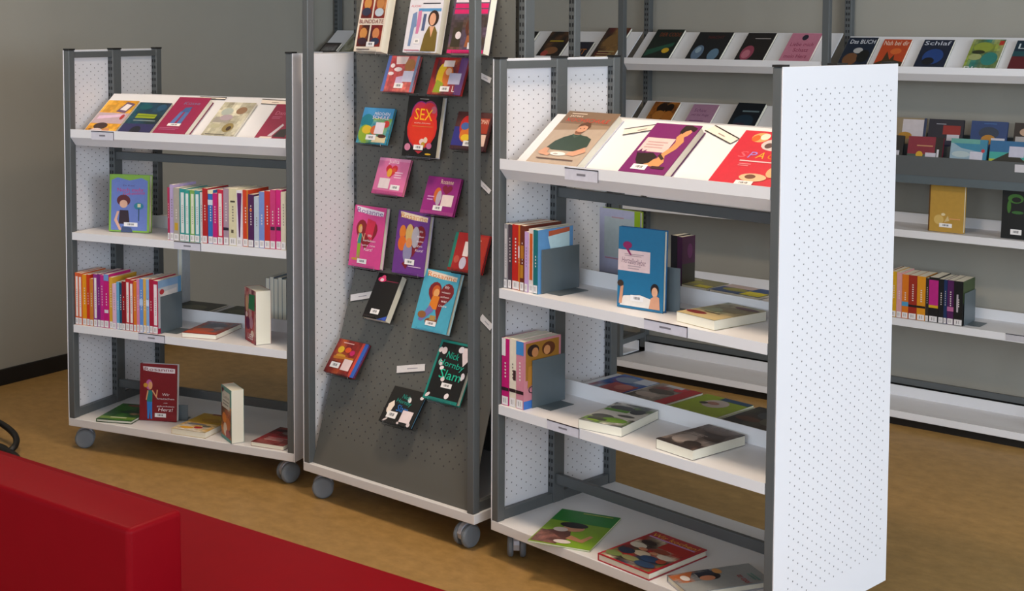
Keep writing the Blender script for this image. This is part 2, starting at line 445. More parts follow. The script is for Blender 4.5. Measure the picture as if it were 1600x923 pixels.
def display(cart, z, front, u0, u1, D):
    """sloping display shelf with a ledge and a front lip; z = top of the lip"""
    pr = [(0, z), (.004, z), (.006, z - .022), (.043, z - .030), (.245, z + .121), (.249, z + .121), (.249, z + .117), (.047, z - .034), (.032, z - .062), (.028, z - .062), (.0, z - .030)]
    if not front: pr = [(D - y, zz) for y, zz in pr]
    return MB().prism(pr, u0, u1).build('display_shelf', 'white', cart)
def lip_label(shelf, u, z, wd=.105, hh=.032, v=-.0012, word=True):
    l = MB().box(u, u + wd, v, v + .001, z - hh, z, '#C9C8D4')
    l.box(u, u + wd, v - .0006, v, z - .003, z, '#2A2426').box(u + wd - .002, u + wd, v - .0006, v, z - hh, z, '#3A3436')
    l.box(u + wd * .36, u + wd * .62, v - .0004, v, z - hh * .6, z - hh * .42, '#77757E')
    l.build('shelf_label', 'print', shelf)
def slope_label(shelf, pts, z):
    """clear label holder with black edges lying on the slope; pts (u, s) corners bl, tl, tr, br"""
    q = MB(); sl = (.7975, .6033)
    def P(u, s, e=0): return (u, .043 + .798 * s - .603 * e, z - .030 + .6 * s + .8 * e)
    a, b, c, d = pts
    q.poly([P(*a, .0012), P(*d, .0012), P(*c, .0012), P(*b, .0012)], '#E8DCD0')
    def strip(p0, p1, wd=.0035):
        dx, dy = p1[0] - p0[0], p1[1] - p0[1]; L = math.hypot(dx, dy); nx, ny = -dy / L * wd, dx / L * wd
        q.poly([P(p0[0], p0[1], .002), P(p1[0], p1[1], .002), P(p1[0] + nx, p1[1] + ny, .002), P(p0[0] + nx, p0[1] + ny, .002)], '#2E2420')
    strip(a, d); strip(b, c); strip(d, c, .002)
    mx, my = (a[0] + c[0]) / 2, (a[1] + c[1]) / 2; ex, ey = (d[0] - a[0]) * .12, (d[1] - a[1]) * .12
    q.poly([P(mx - ex, my - ey - .002, .002), P(mx + ex, my + ey - .002, .002), P(mx + ex, my + ey + .002, .002), P(mx - ex, my - ey + .002, .002)], '#A09088')
    q.build('label_holder', 'print', shelf, fix=False)
def make_cart(M, label, cast):
    cart = thing('book_cart', M, label, 'book cart', 'double-sided book carts on castors')
    W, D, H = CW, CD, CH
    MB().box(0, W - .0045, 0, D, ZB, ZT).build('base_plate', 'white', cart, bevel=.002)
    end_frame(cart, W, D, H, 0); end_frame(cart, W, D, H, 1)
    for z0, z1 in ((.180, .212), (1.075, 1.106)):
        MB().box(.030, W - .030, D / 2 - .018, D / 2 - .002, z0, z1).build('cross_bar', 'steel', cart, bevel=.002)
    sh = {}
    for f in (True, False):
        sh['d', f] = display(cart, S1, f, .031, W - .031, D)
        sh['2', f] = tray(cart, S2, f, .031, W - .031, D, .046 if f else .004)
        sh['3', f] = tray(cart, S3, f, .031, W - .031, D, .046 if f else .004)
    for (u, v), rz in zip(((.05, .06), (W - .05, .065), (.075, D - .07), (W - .075, D - .07)), cast): caster(cart, u, v, rz)
    return cart, sh
def CM(x, y, th): return Matrix.Translation((x, y, 0)) @ Matrix.Rotation(th, 4, 'Z')
MA = CM(-1.57324, 4.99071, -.43270)
MBm = CM(-.62140, 4.49050, -.70743)
MC = CM(.01390, 3.95564, -.81070)
cartA, shA = make_cart(MA, 'white and grey book cart on castors at the left, below the bare wall', (2.2, 2.6, 2.0, 1.0))
cartC, shC = make_cart(MC, 'white and grey book cart on castors nearest on the right, perforated white end panel', (.75, 2.4, 2.0, 1.0))
lip_label(shA['d', True], .13, S1 - .002); lip_label(shC['d', True], .293, S1 - .004, .125, .034)
lip_label(shA['2', True], .50, S2 + .001, .118, .028); lip_label(shA['3', True], .335, S3 + .001, .12, .028)
lip_label(shC['2', True], .585, S2 + .001, .145, .028); lip_label(shC['3', True], .232, S3 + .001, .125, .028)
slope_label(shA['d', True], ((.726, .218), (.718, .243), (.84, .239), (.85, .214)), S1)
slope_label(shA['d', True], ((.44, .234), (.44, .246), (.56, .246), (.56, .234)), S1)
slope_label(shC['d', True], ((.343, .178), (.332, .203), (.449, .238), (.459, .217)), S1)
slope_label(shC['d', True], ((.606, .223), (.625, .246), (.734, .199), (.718, .177)), S1)

# ------------------------------------------------------------------ tall sloping display stand (middle)
BW, BD, BH = .7703, .5216, 2.05
VK, ZK, V0 = .222, .775, .016
stand = thing('display_stand', MBm, 'tall grey perforated display stand on castors between the two carts', 'display stand')
MB().box(0, BW, 0, BD, ZB, ZT).build('base_plate', 'white', stand, bevel=.002)
MAT['end_perf_b'] = perforated('white_perforated_sheet_short', '#D8D8DC', 1, 2, .0416, .0270, .0022, (.05, BD - .02, .17, 1.44))
end_frame(stand, BW, BD, BH, 0, True, CH, 'end_perf_b', False); end_frame(stand, BW, BD, BH, 1, False, top_rail=False)
LS = math.hypot(VK - V0, ZK - ZT)
SD = Vector((0, (VK - V0) / LS, (ZK - ZT) / LS))      # up the slope
SN = Vector((0, -SD.z, SD.y))                         # out of the slope
UD = Vector((0, 0, 1)); UN = Vector((0, -1, 0))
MAT['perf_up'] = perforated('grey_perforated_sheet', '#5C5C58', 0, 2, .040, .036, .0028, (.04, BW - .06, -1, 3))
MAT['perf_lo'] = perforated('grey_perforated_slope', '#5C5C58', 0, 1, .040, .036, .0028, (.04, BW - .06, .1, 3))
for mir in (0, 1):
    def vv(y): return BD - y if mir else y
    a = MB(); y0, y1 = vv(VK), vv(VK + .002)
    a.box(.033, BW - .033, min(y0, y1), max(y0, y1), ZK, BH - .05).build('upper_panel', 'perf_up', stand)
    if not mir: M = fm(Matrix.Identity(4), (0, V0, ZT), (1, 0, 0), SD)
    else: M = fm(Matrix.Identity(4), (BW, BD - V0, ZT), (-1, 0, 0), (0, -SD.y, SD.z))
    MB().box(.031, BW - .031, 0, LS, -.002, 0).build('sloping_panel', 'perf_lo', stand, M)
for x, y, rz in ((.065, .055, 2.35), (BW - .06, .055, 3.0), (.07, BD - .07, 1), (BW - .07, BD - .07, 2)): caster(stand, x, y, rz)
def bpt(u, s, off):
    """point on the display face: u across, s up the face, off out of it"""
    if s > LS - .04: return Vector((u, VK - off, ZK + s - LS))
    return Vector((u, V0, ZT)) + SD * s + SN * off
def face_tag(u, s, wd, hh, rot):
    up = UD if s > LS - .04 else SD
    M = fm(Matrix.Identity(4), bpt(u, s, .0015), Vector((1, 0, 0)) * math.cos(rot) + up * math.sin(rot), up)
    q = MB().box(0, wd, 0, hh, 0, .001, '#DAD6D6'); q.box(wd * .38, wd * .75, hh * .42, hh * .55, .001, .0013, '#9A96A0'); q.box(0, wd, -.002, 0, 0, .0014, '#22201E')
    q.build('label_tag', 'print', stand, M)
face_tag(.044, .553, .10, .023, .25); face_tag(.325, .353, .122, .023, .22)
face_tag(.59, 1.345, .05, .018, -.35); face_tag(.59, 1.008, .055, .016, -.6); face_tag(.625, .575, .06, .02, -.5)
def ledge(u, s, wd, off, drop):
    up, out = (UD, UN) if s > LS - .04 else (SD, SN)
    M = fm(Matrix.Identity(4), bpt(u, s, .0), (1, 0, 0), up)
    MB().box(wd * .15, wd * .85, -.0045 - drop, -.002 - drop, .0005, off + .0045).box(wd * .15, wd * .85, -.002 - drop, .008, off + .002, off + .0045).build('display_ledge', 'acrylic', stand, M)
def bitem(name, u, s, w, h, t, cov, art, label, cat='book', **kw):
    off = .058 if cat == 'audiobook' else t + (.05 if s > 1.4 else .040)
    up, out = (UD, UN) if s > LS - .04 else (SD, SN)
    s += .003; u += .026 * (off - .02) / .03
    a = math.asin(min(.6, (off - t - .004) / h))
    if s <= LS - .04 and LS < s + h * .97: a = max(0, a - .12)
    yd = up * math.cos(a) - out * math.sin(a)
    zd = Vector((1, 0, 0)).cross(yd)
    o = bpt(u, s, off) - zd * t
    ledge(u, s, w, off, t * math.sin(a))
    return book(name, fm(MBm, o, (1, 0, 0), yd), w, h, t, cov, art, label, cat, 'items on the tall display stand', **kw)

# ------------------------------------------------------------------ cover drawings
def girl(x, y, s, hair, top, legs, skin='#E0A880', lean=0, ratio=.7):
    """small standing figure, feet at (x, y), height s of the cover"""
    r = s * ratio
    return [('p', [(x - .10 * r, y), (x - .02 * r, y), (x + .03 * r, y + .45 * s), (x - .14 * r, y + .45 * s)], legs),
            ('p', [(x + .06 * r, y), (x + .14 * r, y), (x + .13 * r, y + .45 * s), (x - .02 * r, y + .45 * s)], legs),
            ('p', [(x - .14 * r, y + .43 * s), (x + .13 * r, y + .43 * s), (x + .15 * r, y + .72 * s), (x - .12 * r, y + .72 * s)], top),
            ('p', [(x + .12 * r, y + .70 * s), (x + .36 * r, y + .52 * s), (x + .42 * r, y + .74 * s), (x + .36 * r, y + .74 * s), (x + .33 * r, y + .60 * s), (x + .14 * r, y + .74 * s)], skin),
            ('p', [(x - .12 * r, y + .72 * s), (x - .20 * r, y + .48 * s), (x - .15 * r, y + .47 * s), (x - .06 * r, y + .70 * s)], skin),
            ('e', x - .03 * r, y + .86 * s, .17 * r, .13 * s, hair), ('e', x + .03 * r, y + .84 * s, .11 * r, .10 * s, skin)]
def blobs(cols, n, seed, x0=.05, x1=.95, y0=.05, y1=.95, r=.14):
    rr = random.Random(seed); o = []
    for i in range(n):
        o.append(('e', x0 + (x1 - x0) * rr.random(), y0 + (y1 - y0) * rr.random(), r * (.4 + rr.random()), r * (.3 + .7 * rr.random()), cols[i % len(cols)], rr.random() * 3))
    return [clampe(e) for e in o]
def clampe(e):
    e = list(e); e[3] = min(e[3], .3); e[4] = min(e[4], .3); m = max(e[3], e[4])
    e[1] = min(max(e[1], m), 1 - m); e[2] = min(max(e[2], m), 1 - m); return tuple(e)
def splat(seed, n=9): return blobs(['#E8DDE0', '#D8C8C8'], n, seed, r=.06)
PINKW = '#F0D8E0'
def ros_title(c1, c2): return [('p', [(.06, .985), (.94, .93), (.93, .855), (.50, .865), (.10, .895)], c2), ('t', 'Rosanne', .09, .92, .885, .965, c1, 0, -.05)]
def ph(x0, y0, x1, y1, pal, seed, nx=12, ny=14): return ('ph', x0, y0, x1, y1, pal, seed, nx, ny)
def note(lines, x, c, y=.55, dy=.075):
    o = []
    for i, (tx, wd, hh) in enumerate(lines): o.append(('t', tx, x - wd / 2, x + wd / 2, y - dy * i, y - dy * i + hh, c, .2))
    return o

# ------------------------------------------------------------------ items on the display stand
W9, H9 = .143, .125
bitem('paperback', .050, 1.419, .126, .205, .034, '#DED0C0', [
    ph(.07, .55, .47, .97, ['#6A1414', '#8A2A18', '#4A1010'], 1, 8, 8), ph(.53, .55, .95, .97, ['#701818', '#8A3020', '#C08048'], 2, 8, 8), ph(.07, .08, .47, .44, ['#6A1818', '#A85A30', '#3A1010'], 3, 8, 8), ph(.53, .08, .95, .44, ['#701818', '#8A2A18', '#2A1A30'], 4, 8, 8),
    ('e', .27, .80, .14, .10, '#C88A48'), ('e', .26, .66, .17, .07, '#2C3048'), ('e', .74, .80, .14, .10, '#C08048'), ('e', .74, .65, .16, .07, '#B8C4D0'),
    ('e', .27, .30, .14, .09, '#C88848'), ('e', .27, .17, .17, .06, '#3A2430'), ('e', .74, .30, .13, .09, '#C88050'), ('e', .75, .17, .16, .06, '#28304A'),
    ('t', 'BLINDDATE', .06, .96, .465, .53, '#7A1818'), ('l', .1, .6, .02, .05, 1, '#4A3030'), ('b', .45, .08, .75, .16)],
    'thick paperback with four photo squares reading BLINDDATE, top left of display stand', hard=False)
bitem('paperback', .278, 1.419, .147, .205, .028, '#D8D6DE', [
    ('r', .30, .66, .97, .71, '#4E8EC0'), ('t', 'ALICIAS', .05, .35, .73, .765, '#C84050'), ('l', .4, .92, .77, .81, 1, '#202028'),
    ('p', [(.12, .10), (.2, .10), (.24, .4), (.3, .42), (.26, .66), (.14, .62)], '#7088B0'), ('p', [(.30, .3), (.38, .3), (.42, .5), (.40, .68), (.3, .66)], '#C878A0'), ('p', [(.46, .35), (.55, .35), (.56, .62), (.47, .62)], '#4A5A80'),
    ('e', .78, .55, .16, .13, '#2A1410'), ('e', .76, .535, .095, .10, '#D8A080'), ('p', [(.52, .02), (.97, .02), (.95, .32), (.86, .42), (.68, .42), (.58, .28)], '#6E5A20'), ('p', [(.70, .42), (.84, .42), (.78, .24)], '#D8A07C'),
    ('l', .04, .5, .02, .05, 1, '#B83858'), ('b', .30, .14, .46, .22)],
    'white paperback showing a dark-haired woman in an olive cardigan, on the display stand', hard=False)
bitem('paperback', .472, 1.419, .150, .205, .03, '#5C4A62', [
    ('r', .05, .80, .97, .85, '#E8D8E0'), ('r', .05, .71, .97, .78, '#D81868'), ('r', .05, .62, .97, .69, '#D81868'),
    ph(0, .06, 1, .60, ['#5C4A62', '#4A3A40', '#6A4A3A', '#3A3028'], 5), ('e', .62, .40, .20, .17, '#5A2A18'), ('e', .64, .37, .12, .11, '#C88860'), ('p', [(.45, .10), (.9, .10), (.85, .28), (.5, .28)], '#A05A30'), ('p', [(.06, .10), (.32, .10), (.30, .42), (.1, .40)], '#3A3020'), ('e', .25, .28, .08, .06, '#E8D8D8'),
    ('r', 0, 0, 1, .055, '#D81868'), ('b', .55, .07, .9, .17)],
    'purple paperback with pink title bars behind the right post of the display stand', hard=False)
def cd(u, s, cov, art, label, edge='#7C8088', w=W9, h=H9):
    return bitem('audiobook_case', u, s, w, h, .010, cov, art, label, 'audiobook', edge=edge, spine=edge)
cd(.173, 1.288, '#C85A58', [ph(.1, 0, .92, 1, ['#C85A58', '#D06A60', '#B84A50'], 9), ('r', 0, 0, .10, 1, '#5A70B0'), ('p', [(.25, .98), (.65, .98), (.6, .78), (.3, .76)], '#E8D0CC'), ('e', .2, .72, .07, .06, '#F0E0E0'), ('e', .4, .62, .13, .06, '#F0E0E0'), ('e', .2, .5, .09, .05, '#F0E0E0'), ('e', .75, .74, .16, .18, '#A06838'), ('p', [(.4, .1), (.65, .1), (.62, .45), (.4, .4)], '#C8B0D0'), ('r', .60, .28, .92, .58, '#C8C6DC'), ('r', .92, 0, 1, 1, '#6A7EA0'), ('b', .40, .10, .68, .24)],
   'coral audiobook case with white speech marks and a blue edge, upper display stand', '#8A9CB8')
cd(.385, 1.286, '#A82828', [ph(.1, 0, .8, .95, ['#A82828', '#8A2030', '#B85A28', '#5A2A30'], 8), ('r', 0, 0, .1, 1, '#902020'), ('r', .78, 0, 1, 1, '#5A3070'), ('e', .30, .5, .14, .34, '#C8A820'), ('e', .50, .5, .15, .28, '#C86828'), ('e', .5, .62, .09, .1, '#E0B090'), ('p', [(.15, .05), (.4, .05), (.42, .3), (.2, .4)], '#8A9A20'), ('r', .30, .75, .62, .92, '#E0CFCA'), ('r', .55, .28, .90, .58, '#B8B6D0'), ('t', 'L', .72, .80, .08, .24, '#E8E0D8'), ('b', .36, .08, .64, .22)],
   'red and yellow audiobook case with a lilac square sticker, upper display stand', '#7A5A60')
cd(.055, 1.110, '#3088A8', [ph(0, 0, 1, .72, ['#3088A8', '#2A7890', '#4A9080', '#88A828'], 6), ('r', 0, .72, 1, 1, '#3A8CC0'), ('e', .2, .62, .2, .2, '#107888'), ('e', .2, .28, .19, .24, '#88A828'), ('e', .26, .38, .16, .12, '#D8B828'), ('e', .52, .38, .14, .13, '#C86030'), ('e', .86, .56, .1, .1, '#B83028'), ('p', [(.5, .04), (.95, .04), (.95, .22), (.55, .2)], '#D8C8A0'), ('e', .8, .22, .14, .05, '#4A2418'), ('r', .52, .28, .82, .60, '#DCD0DA'), ('t', 'MÄDCHEN', .40, .9, .80, .90, '#E8E8F0'), ('t', 'SCHULE', .36, .9, .69, .78, '#F0D8E8'), ('b', .30, .10, .62, .24)],
   'teal audiobook case with green and yellow blobs, far left of the display stand', '#7A8458')
bitem('hardback', .272, 1.080, .150, .199, .022, '#0C0A0C', [
    ('e', .40, .70, .26, .22, '#7A2A78'), ('e', .66, .71, .25, .22, '#8A2A60'), ('e', .50, .46, .43, .34, '#7A1E50'), ('e', .40, .70, .24, .20, '#C02848'), ('e', .66, .70, .24, .20, '#C82838'),
    ('e', .51, .48, .44, .34, '#CC2420'), ('e', .51, .44, .37, .27, '#D43018'), ('e', .80, .78, .08, .06, '#B85A70'), ('t', 'SEX', .25, .78, .61, .80, '#EFB018', 0, -.03),
    ('t', 'AUFKLÄRUNG', .26, .74, .545, .57, '#F0C8C0'), ('l', .22, .82, .49, .51, 1, '#C87A40'),
    ('e', .15, .15, .09, .06, '#C87A98'), ('e', .78, .19, .08, .05, '#B86088'), ('e', .56, .25, .08, .05, '#E0C0C0'), ('e', .66, .28, .06, .05, '#E0C8B0'), ('e', .60, .20, .06, .05, '#B89030'), ('p', [(.38, .10), (.62, .10), (.5, .05)], '#A82030'), ('e', .78, .055, .09, .014, '#C8A020'), ('l', .36, .62, .945, .96, 1, '#D0C8C8'), ('b', .34, .115, .62, .195)],
    'black hardback with a big red heart and yellow lettering SEX, display stand', back='#B8BCC8')
cd(.484, 1.115, '#4A2020', [('r', 0, 0, .35, .6, '#2A2A80'), ('e', .32, .62, .18, .28, '#C02020'), ('e', .36, .40, .17, .2, '#D87020'), ('e', .38, .32, .13, .09, '#E8C020'), ('e', .3, .62, .12, .1, '#4060A0'), ('r', .60, .45, .97, .85, '#A03018'), ('t', 'ROMAN', .66, .95, .70, .82, '#E8C8B0'), ('r', .66, .12, .97, .42, '#E0C0B0'), ('r', 0, 0, 1, .1, '#3A1420'), ('b', .36, .10, .6, .24)],
   'dark red and blue audiobook case behind the right post, middle of display stand')
cd(.130, .944, '#D870A0', [('r', 0, .92, 1, 1, '#E090B8'), ('heart', .47, .66, .20, .22, '#C82838'), ('e', .42, .6, .08, .12, '#E0A030'), ('e', .55, .68, .06, .06, '#D05030'), ('t', 'Julia', .32, .66, .83, .96, '#F0D8E0'), ('l', .6, .85, .45, .65, 3, '#F0C8D8'), ('r', .16, .16, .50, .44, '#E4D4D4'), ('r', 0, 0, 1, .1, '#B84880'), ('b', .56, .14, .86, .28)],
   'pink audiobook case with a red heart drawing, middle left of display stand', '#A8906A')
cd(.354, .898, '#902078', [('t', 'Rosanne', .42, .80, .82, .94, '#E8D0A8'), ('e', .40, .52, .11, .2, '#C86028'), ('e', .46, .44, .08, .2, '#B0A0B0'), ('heart', .66, .68, .16, .16, '#801838'), ('r', .56, .24, .90, .54, '#E4CFCB'), ('l', .12, .32, .35, .5, 2, '#C890C0'), ('r', 0, 0, 1, .09, '#A03A80'), ('b', .36, .11, .64, .24)],
   'purple audiobook case with a pale square sticker, above the red one at right', '#7A4A48')
bitem('hardback', .017, .686, .150, .208, .018, '#D8468C', ros_title('#7A3A8A', '#EFE4EC') + [('heart', .46, .56, .36, .30, '#8A1420'), ('p', [(.46, .80), (.72, .76), (.64, .42), (.42, .56)], '#D02848')] + girl(.27, .14, .56, '#D8A030', '#289088', '#90B020') + note([('Wir', .14, .045), ('verlieben', .40, .035), ('uns nie', .42, .03), ('Kurz!', .26, .05)], .58, '#F4E6EA', .50) + [('e', .2, .12, .12, .02, '#C89038'), ('b', .28, .06, .58, .135)],
    'pink hardback with a girl before a dark red heart, left side of display stand', back='#C8A8BC')
bitem('hardback', .226, .687, .144, .208, .018, '#6A3488', ros_title('#D88A28', '#EFDCC0') + [('heart', .60, .58, .34, .30, '#7A1424'), ('p', [(.60, .34), (.42, .08), (.28, .16)], '#7A1424'), ('e', .20, .66, .10, .11, '#D87828'), ('e', .22, .48, .13, .12, '#D86820'), ('e', .42, .64, .12, .16, '#C8A868'), ('e', .62, .60, .12, .17, '#A8A4B0'), ('e', .42, .36, .14, .18, '#8A86A8'), ('e', .44, .5, .1, .08, '#D88A50')] + note([('Wir', .12, .035), ('haben', .2, .03), ('keine', .2, .03), ('Zeit', .18, .03), ('Kurz!', .24, .04)], .78, '#EBDCE6', .68, .075) + [('l', .5, .9, .12, .15, 1, '#D8B8D8'), ('b', .38, .16, .68, .245)],
    'purple hardback with two girls and a dark red heart, centre of display stand', back='#B8B0CC')
cd(.475, .726, '#A82020', [('r', 0, 0, .09, 1, '#207868'), ('r', .34, .4, .5, .78, '#E8D8D4'), ('r', .60, .1, .98, .95, '#B83020'), ('t', 'EIS', .66, .8, .68, .86, '#E8C8B8'), ('e', .4, .22, .1, .16, '#C8C0D0'), ('e', .2, .3, .08, .1, '#C05040'), ('r', 0, 0, 1, .07, '#902018')],
   'red audiobook case with a green edge behind the right post of display stand')
bitem('paperback', .138, .507, .108, .160, .026, '#070607', [('e', .24, .86, .17, .055, '#D82868'), ('e', .28, .90, .09, .06, '#E04878'), ('e', .24, .85, .08, .035, '#F0D0D8'), ('r', .4, .83, .95, .85, '#7A1838'), ('p', [(.62, 0), (1, 0), (1, .10)], '#3050B0'), ('r', .02, .02, .5, .06, '#2A2020'), ('b', .26, .10, .62, .21)],
    'black paperback with a small pink mark, left of the light blue one on display stand', hard=False, back='#202020')
bitem('hardback', .366, .503, .152, .198, .017, '#4AA4BE', ros_title('#D87828', '#EBD8C4') + [('heart', .58, .60, .38, .30, '#7A1A20'), ('p', [(.72, .50), (.66, .16), (.55, .34)], '#7A1A20'), ('e', .44, .66, .11, .10, '#C05820'), ('e', .46, .63, .08, .07, '#E0A060'), ('p', [(.32, .36), (.56, .36), (.58, .58), (.38, .58)], '#D87A20'), ('p', [(.12, .16), (.22, .14), (.50, .34), (.36, .42)], '#7068A8'), ('e', .20, .25, .12, .06, '#8A5A30'), ('e', .5, .16, .18, .06, '#7A4A28'), ('r', .44, .18, .60, .26, '#A88848')] + note([('Wir', .14, .05), ('wissen', .24, .03), ('schon', .24, .03), ('was', .16, .03), ('Liebe', .22, .035)], .72, '#F0E4E4', .72, .075) + [('b', .36, .09, .66, .165)],
    'light blue hardback with a seated girl and dark red heart, display stand', back='#A8D0DC')
cd(.012, .303, '#7A1818', [ph(0, 0, .8, 1, ['#7A1818', '#8A2A18', '#4A1014', '#A84A20'], 7), ('r', .88, 0, 1, 1, '#2858B0'), ('r', .8, 0, .88, 1, '#C04030'), ('e', .22, .70, .1, .1, '#D8B020'), ('e', .45, .72, .1, .08, '#D85020'), ('e', .62, .66, .08, .08, '#C02060'), ('e', .3, .52, .16, .06, '#C89028'), ('p', [(.1, .42), (.75, .46), (.75, .52), (.1, .5)], '#B87020'), ('l', .2, .55, .88, .94, 1, '#D8A8A0'), ('r', .48, .14, .76, .46, '#DCC4C4'), ('b', .12, .16, .42, .32)],
   'dark red audiobook case with coloured lights and blue edge, lowest left of display stand', '#3868B8')
slam = [('r', 0, 0, .06, 1, '#0E7A70'), ('r', 0, 0, 1, .05, '#0E7A70'), ('r', 0, .96, 1, 1, '#0E7A70')]
bitem('hardback', .474, .297, .143, .194, .02, '#0A0A0C', slam + splat(3, 12) + [('p', [(.74, .93), (.86, .93), (.94, .72), (.84, .62), (.72, .82)], '#E8D4D4'), ('t', 'Nick', .30, .66, .72, .83, '#18B094', .15, -.08), ('t', 'Hornby', .14, .88, .56, .69, '#18B094', .1, -.08), ('t', 'Slam', .26, .88, .38, .53, '#18B894', .1, -.04), ('b', .42, .23, .72, .31)],
    'black hardback with turquoise lettering and white splashes, lower right of display stand', spine='#0E7A70', back='#0E7A70')
cd(.308, .193, '#0A0A0C', splat(5, 10) + [('p', [(.10, .3), (.2, .2), (.26, .5), (.2, .62), (.08, .5)], '#E8D8C8'), ('t', 'Nick', .38, .62, .72, .84, '#18988A', .1, -.08), ('t', 'Hornby', .26, .72, .56, .70, '#18988A', .1, -.08), ('t', 'Slam', .36, .70, .36, .54, '#2070C0', .1, -.05), ('r', .58, .10, .90, .42, '#E0CFD0'), ('b', .16, .14, .46, .32)],
   'black audiobook case with turquoise and blue lettering, lowest on the display stand', '#70A8C8')

# ------------------------------------------------------------------ books on the sloping shelves of the carts
def dbook(CMx, u, s, w, h, t, cov, art, label, group, name='paperback', hard=False, zref=S1, rot=0, v0=.043, **kw):
    sd = Vector((0, .8008, .5988)); nd = Vector((0, -.5988, .8008))
    o = Vector((u, v0, zref - .030)) + sd * s + nd * .0012
    xd = Vector((1, 0, 0)) * math.cos(rot) + sd * math.sin(rot)
    return book(name, fm(CMx, o, xd, sd), w, h, t, cov, art, label, 'book', group, hard=hard, **kw)
GC = 'books on the sloping shelf of the right cart'; GA = 'books on the sloping shelf of the left cart'
dbook(MC, .107, .004, .200, .234, .027, '#AE9C8C', [('r', 0, .74, 1, 1, '#7A6452'), ('p', [(0, .62), (1, .70), (1, .76), (0, .76)], '#927C68'), ('l', .1, .4, .94, .97, 1, '#D8C8B8'), ('t', 'JAMIES', .10, .36, .885, .92, '#F0E0D0'), ('t', 'KOCHSCHULE', .10, .92, .80, .87, '#C03C2C'),
    ('p', [(.16, .29), (.30, .26), (.74, .26), (.90, .36), (.86, .50), (.74, .545), (.60, .56), (.44, .555), (.32, .50), (.22, .42)], '#33443A'), ('p', [(.47, .56), (.59, .56), (.585, .62), (.475, .62)], '#B88468'), ('p', [(.44, .56), (.53, .50), (.62, .56), (.60, .575), (.53, .535), (.46, .575)], '#4A5C50'),
    ('p', [(.44, .62), (.47, .585), (.58, .58), (.62, .63), (.64, .70), (.60, .755), (.52, .765), (.46, .72)], '#C89478'), ('p', [(.43, .70), (.44, .76), (.52, .80), (.62, .79), (.67, .72), (.64, .66), (.62, .72), (.54, .74), (.47, .72)], '#5E4030'), ('p', [(.45, .63), (.47, .58), (.58, .575), (.63, .64), (.58, .615), (.50, .615)], '#7A5440'), ('e', .505, .675, .012, .008, '#2A1C18'), ('e', .575, .68, .012, .008, '#2A1C18'), ('l', .51, .57, .598, .607, 1, '#A85A50'),
    ('p', [(.16, .29), (.24, .28), (.26, .20), (.34, .18), (.32, .14), (.14, .16), (.08, .20)], '#C8957A'), ('p', [(.76, .27), (.88, .34), (.96, .26), (.80, .17), (.64, .18), (.66, .23)], '#C8957A'), ('e', .48, .19, .15, .035, '#E4DCD8'), ('e', .44, .185, .05, .015, '#A8A09C'), ('l', .14, .86, .07, .11, 1, '#5A4034')],
      'large tan cookbook with a man in a dark green shirt, right cart slope', GC, hard=True, name='hardback', back='#C0C0D0', spine='#98887A')
dbook(MC, .458, .008, .158, .205, .026, '#721A60', [('r', .06, .42, .68, .70, '#DCBDBA'), ('l', .14, .58, .48, .64, 3, '#B89494'), ('p', [(.66, .98), (.80, .99), (.96, .94), (.94, .86), (.84, .90), (.74, .84), (.70, .78), (.64, .86)], '#241210'), ('p', [(.72, .80), (.76, .86), (.84, .90), (.90, .86), (.86, .78), (.80, .74)], '#CC8E60'),
    ('p', [(.70, .82), (.80, .76), (.88, .66), (.84, .50), (.72, .36), (.80, .24), (.76, .14), (.44, .14), (.40, .20), (.50, .26), (.60, .30), (.62, .40), (.70, .52), (.72, .64), (.66, .74)], '#C88E5A'), ('p', [(.10, .38), (.44, .40), (.58, .33), (.50, .20), (.30, .14), (.18, .24)], '#1E1210'), ('p', [(.08, .38), (.14, .47), (.18, .40), (.26, .46), (.24, .38)], '#5A1450'), ('p', [(.60, .40), (.76, .30), (.72, .27), (.58, .35)], '#3A2418'), ('r', .62, .10, .90, .15, '#3A1A20'), ('b', .22, .06, .54, .16)],
      'purple hardback with a reclining woman and pink panel, right cart slope', GC, hard=True, name='hardback', back='#6A2A60')
dbook(MC, .742, .018, .205, .212, .007, '#C41E34', [('e', .30, .88, .13, .09, '#D8A060'), ('e', .36, .90, .07, .06, '#E8DCC8'), ('e', .24, .86, .06, .06, '#D86020'), ('e', .58, .76, .20, .11, '#C8BEBC'), ('e', .50, .74, .06, .05, '#5A4040'), ('t', 'S', .16, .27, .50, .61, '#E05A68', .2), ('t', 'P', .31, .41, .50, .61, '#9A7AC8', .2), ('t', 'A', .43, .55, .50, .61, '#E0A828', .2), ('t', 'C', .59, .71, .50, .61, '#D87A20', .2), ('t', 'E', .74, .83, .50, .61, '#E0C828', .2), ('l', .24, .92, .42, .46, 1, '#F0C8CC'), ('l', .26, .44, .34, .40, 2, '#E88890'), ('e', .60, .16, .20, .07, '#D8B088'), ('e', .56, .17, .08, .04, '#6A4030'), ('e', .84, .28, .1, .1, '#D8A878'), ('r', .0, 0, .16, .03, '#8A1040'), ('b', .40, .02, .66, .09)],
      'red book reading SPACE in multicoloured letters, right end of the right cart slope', GC)
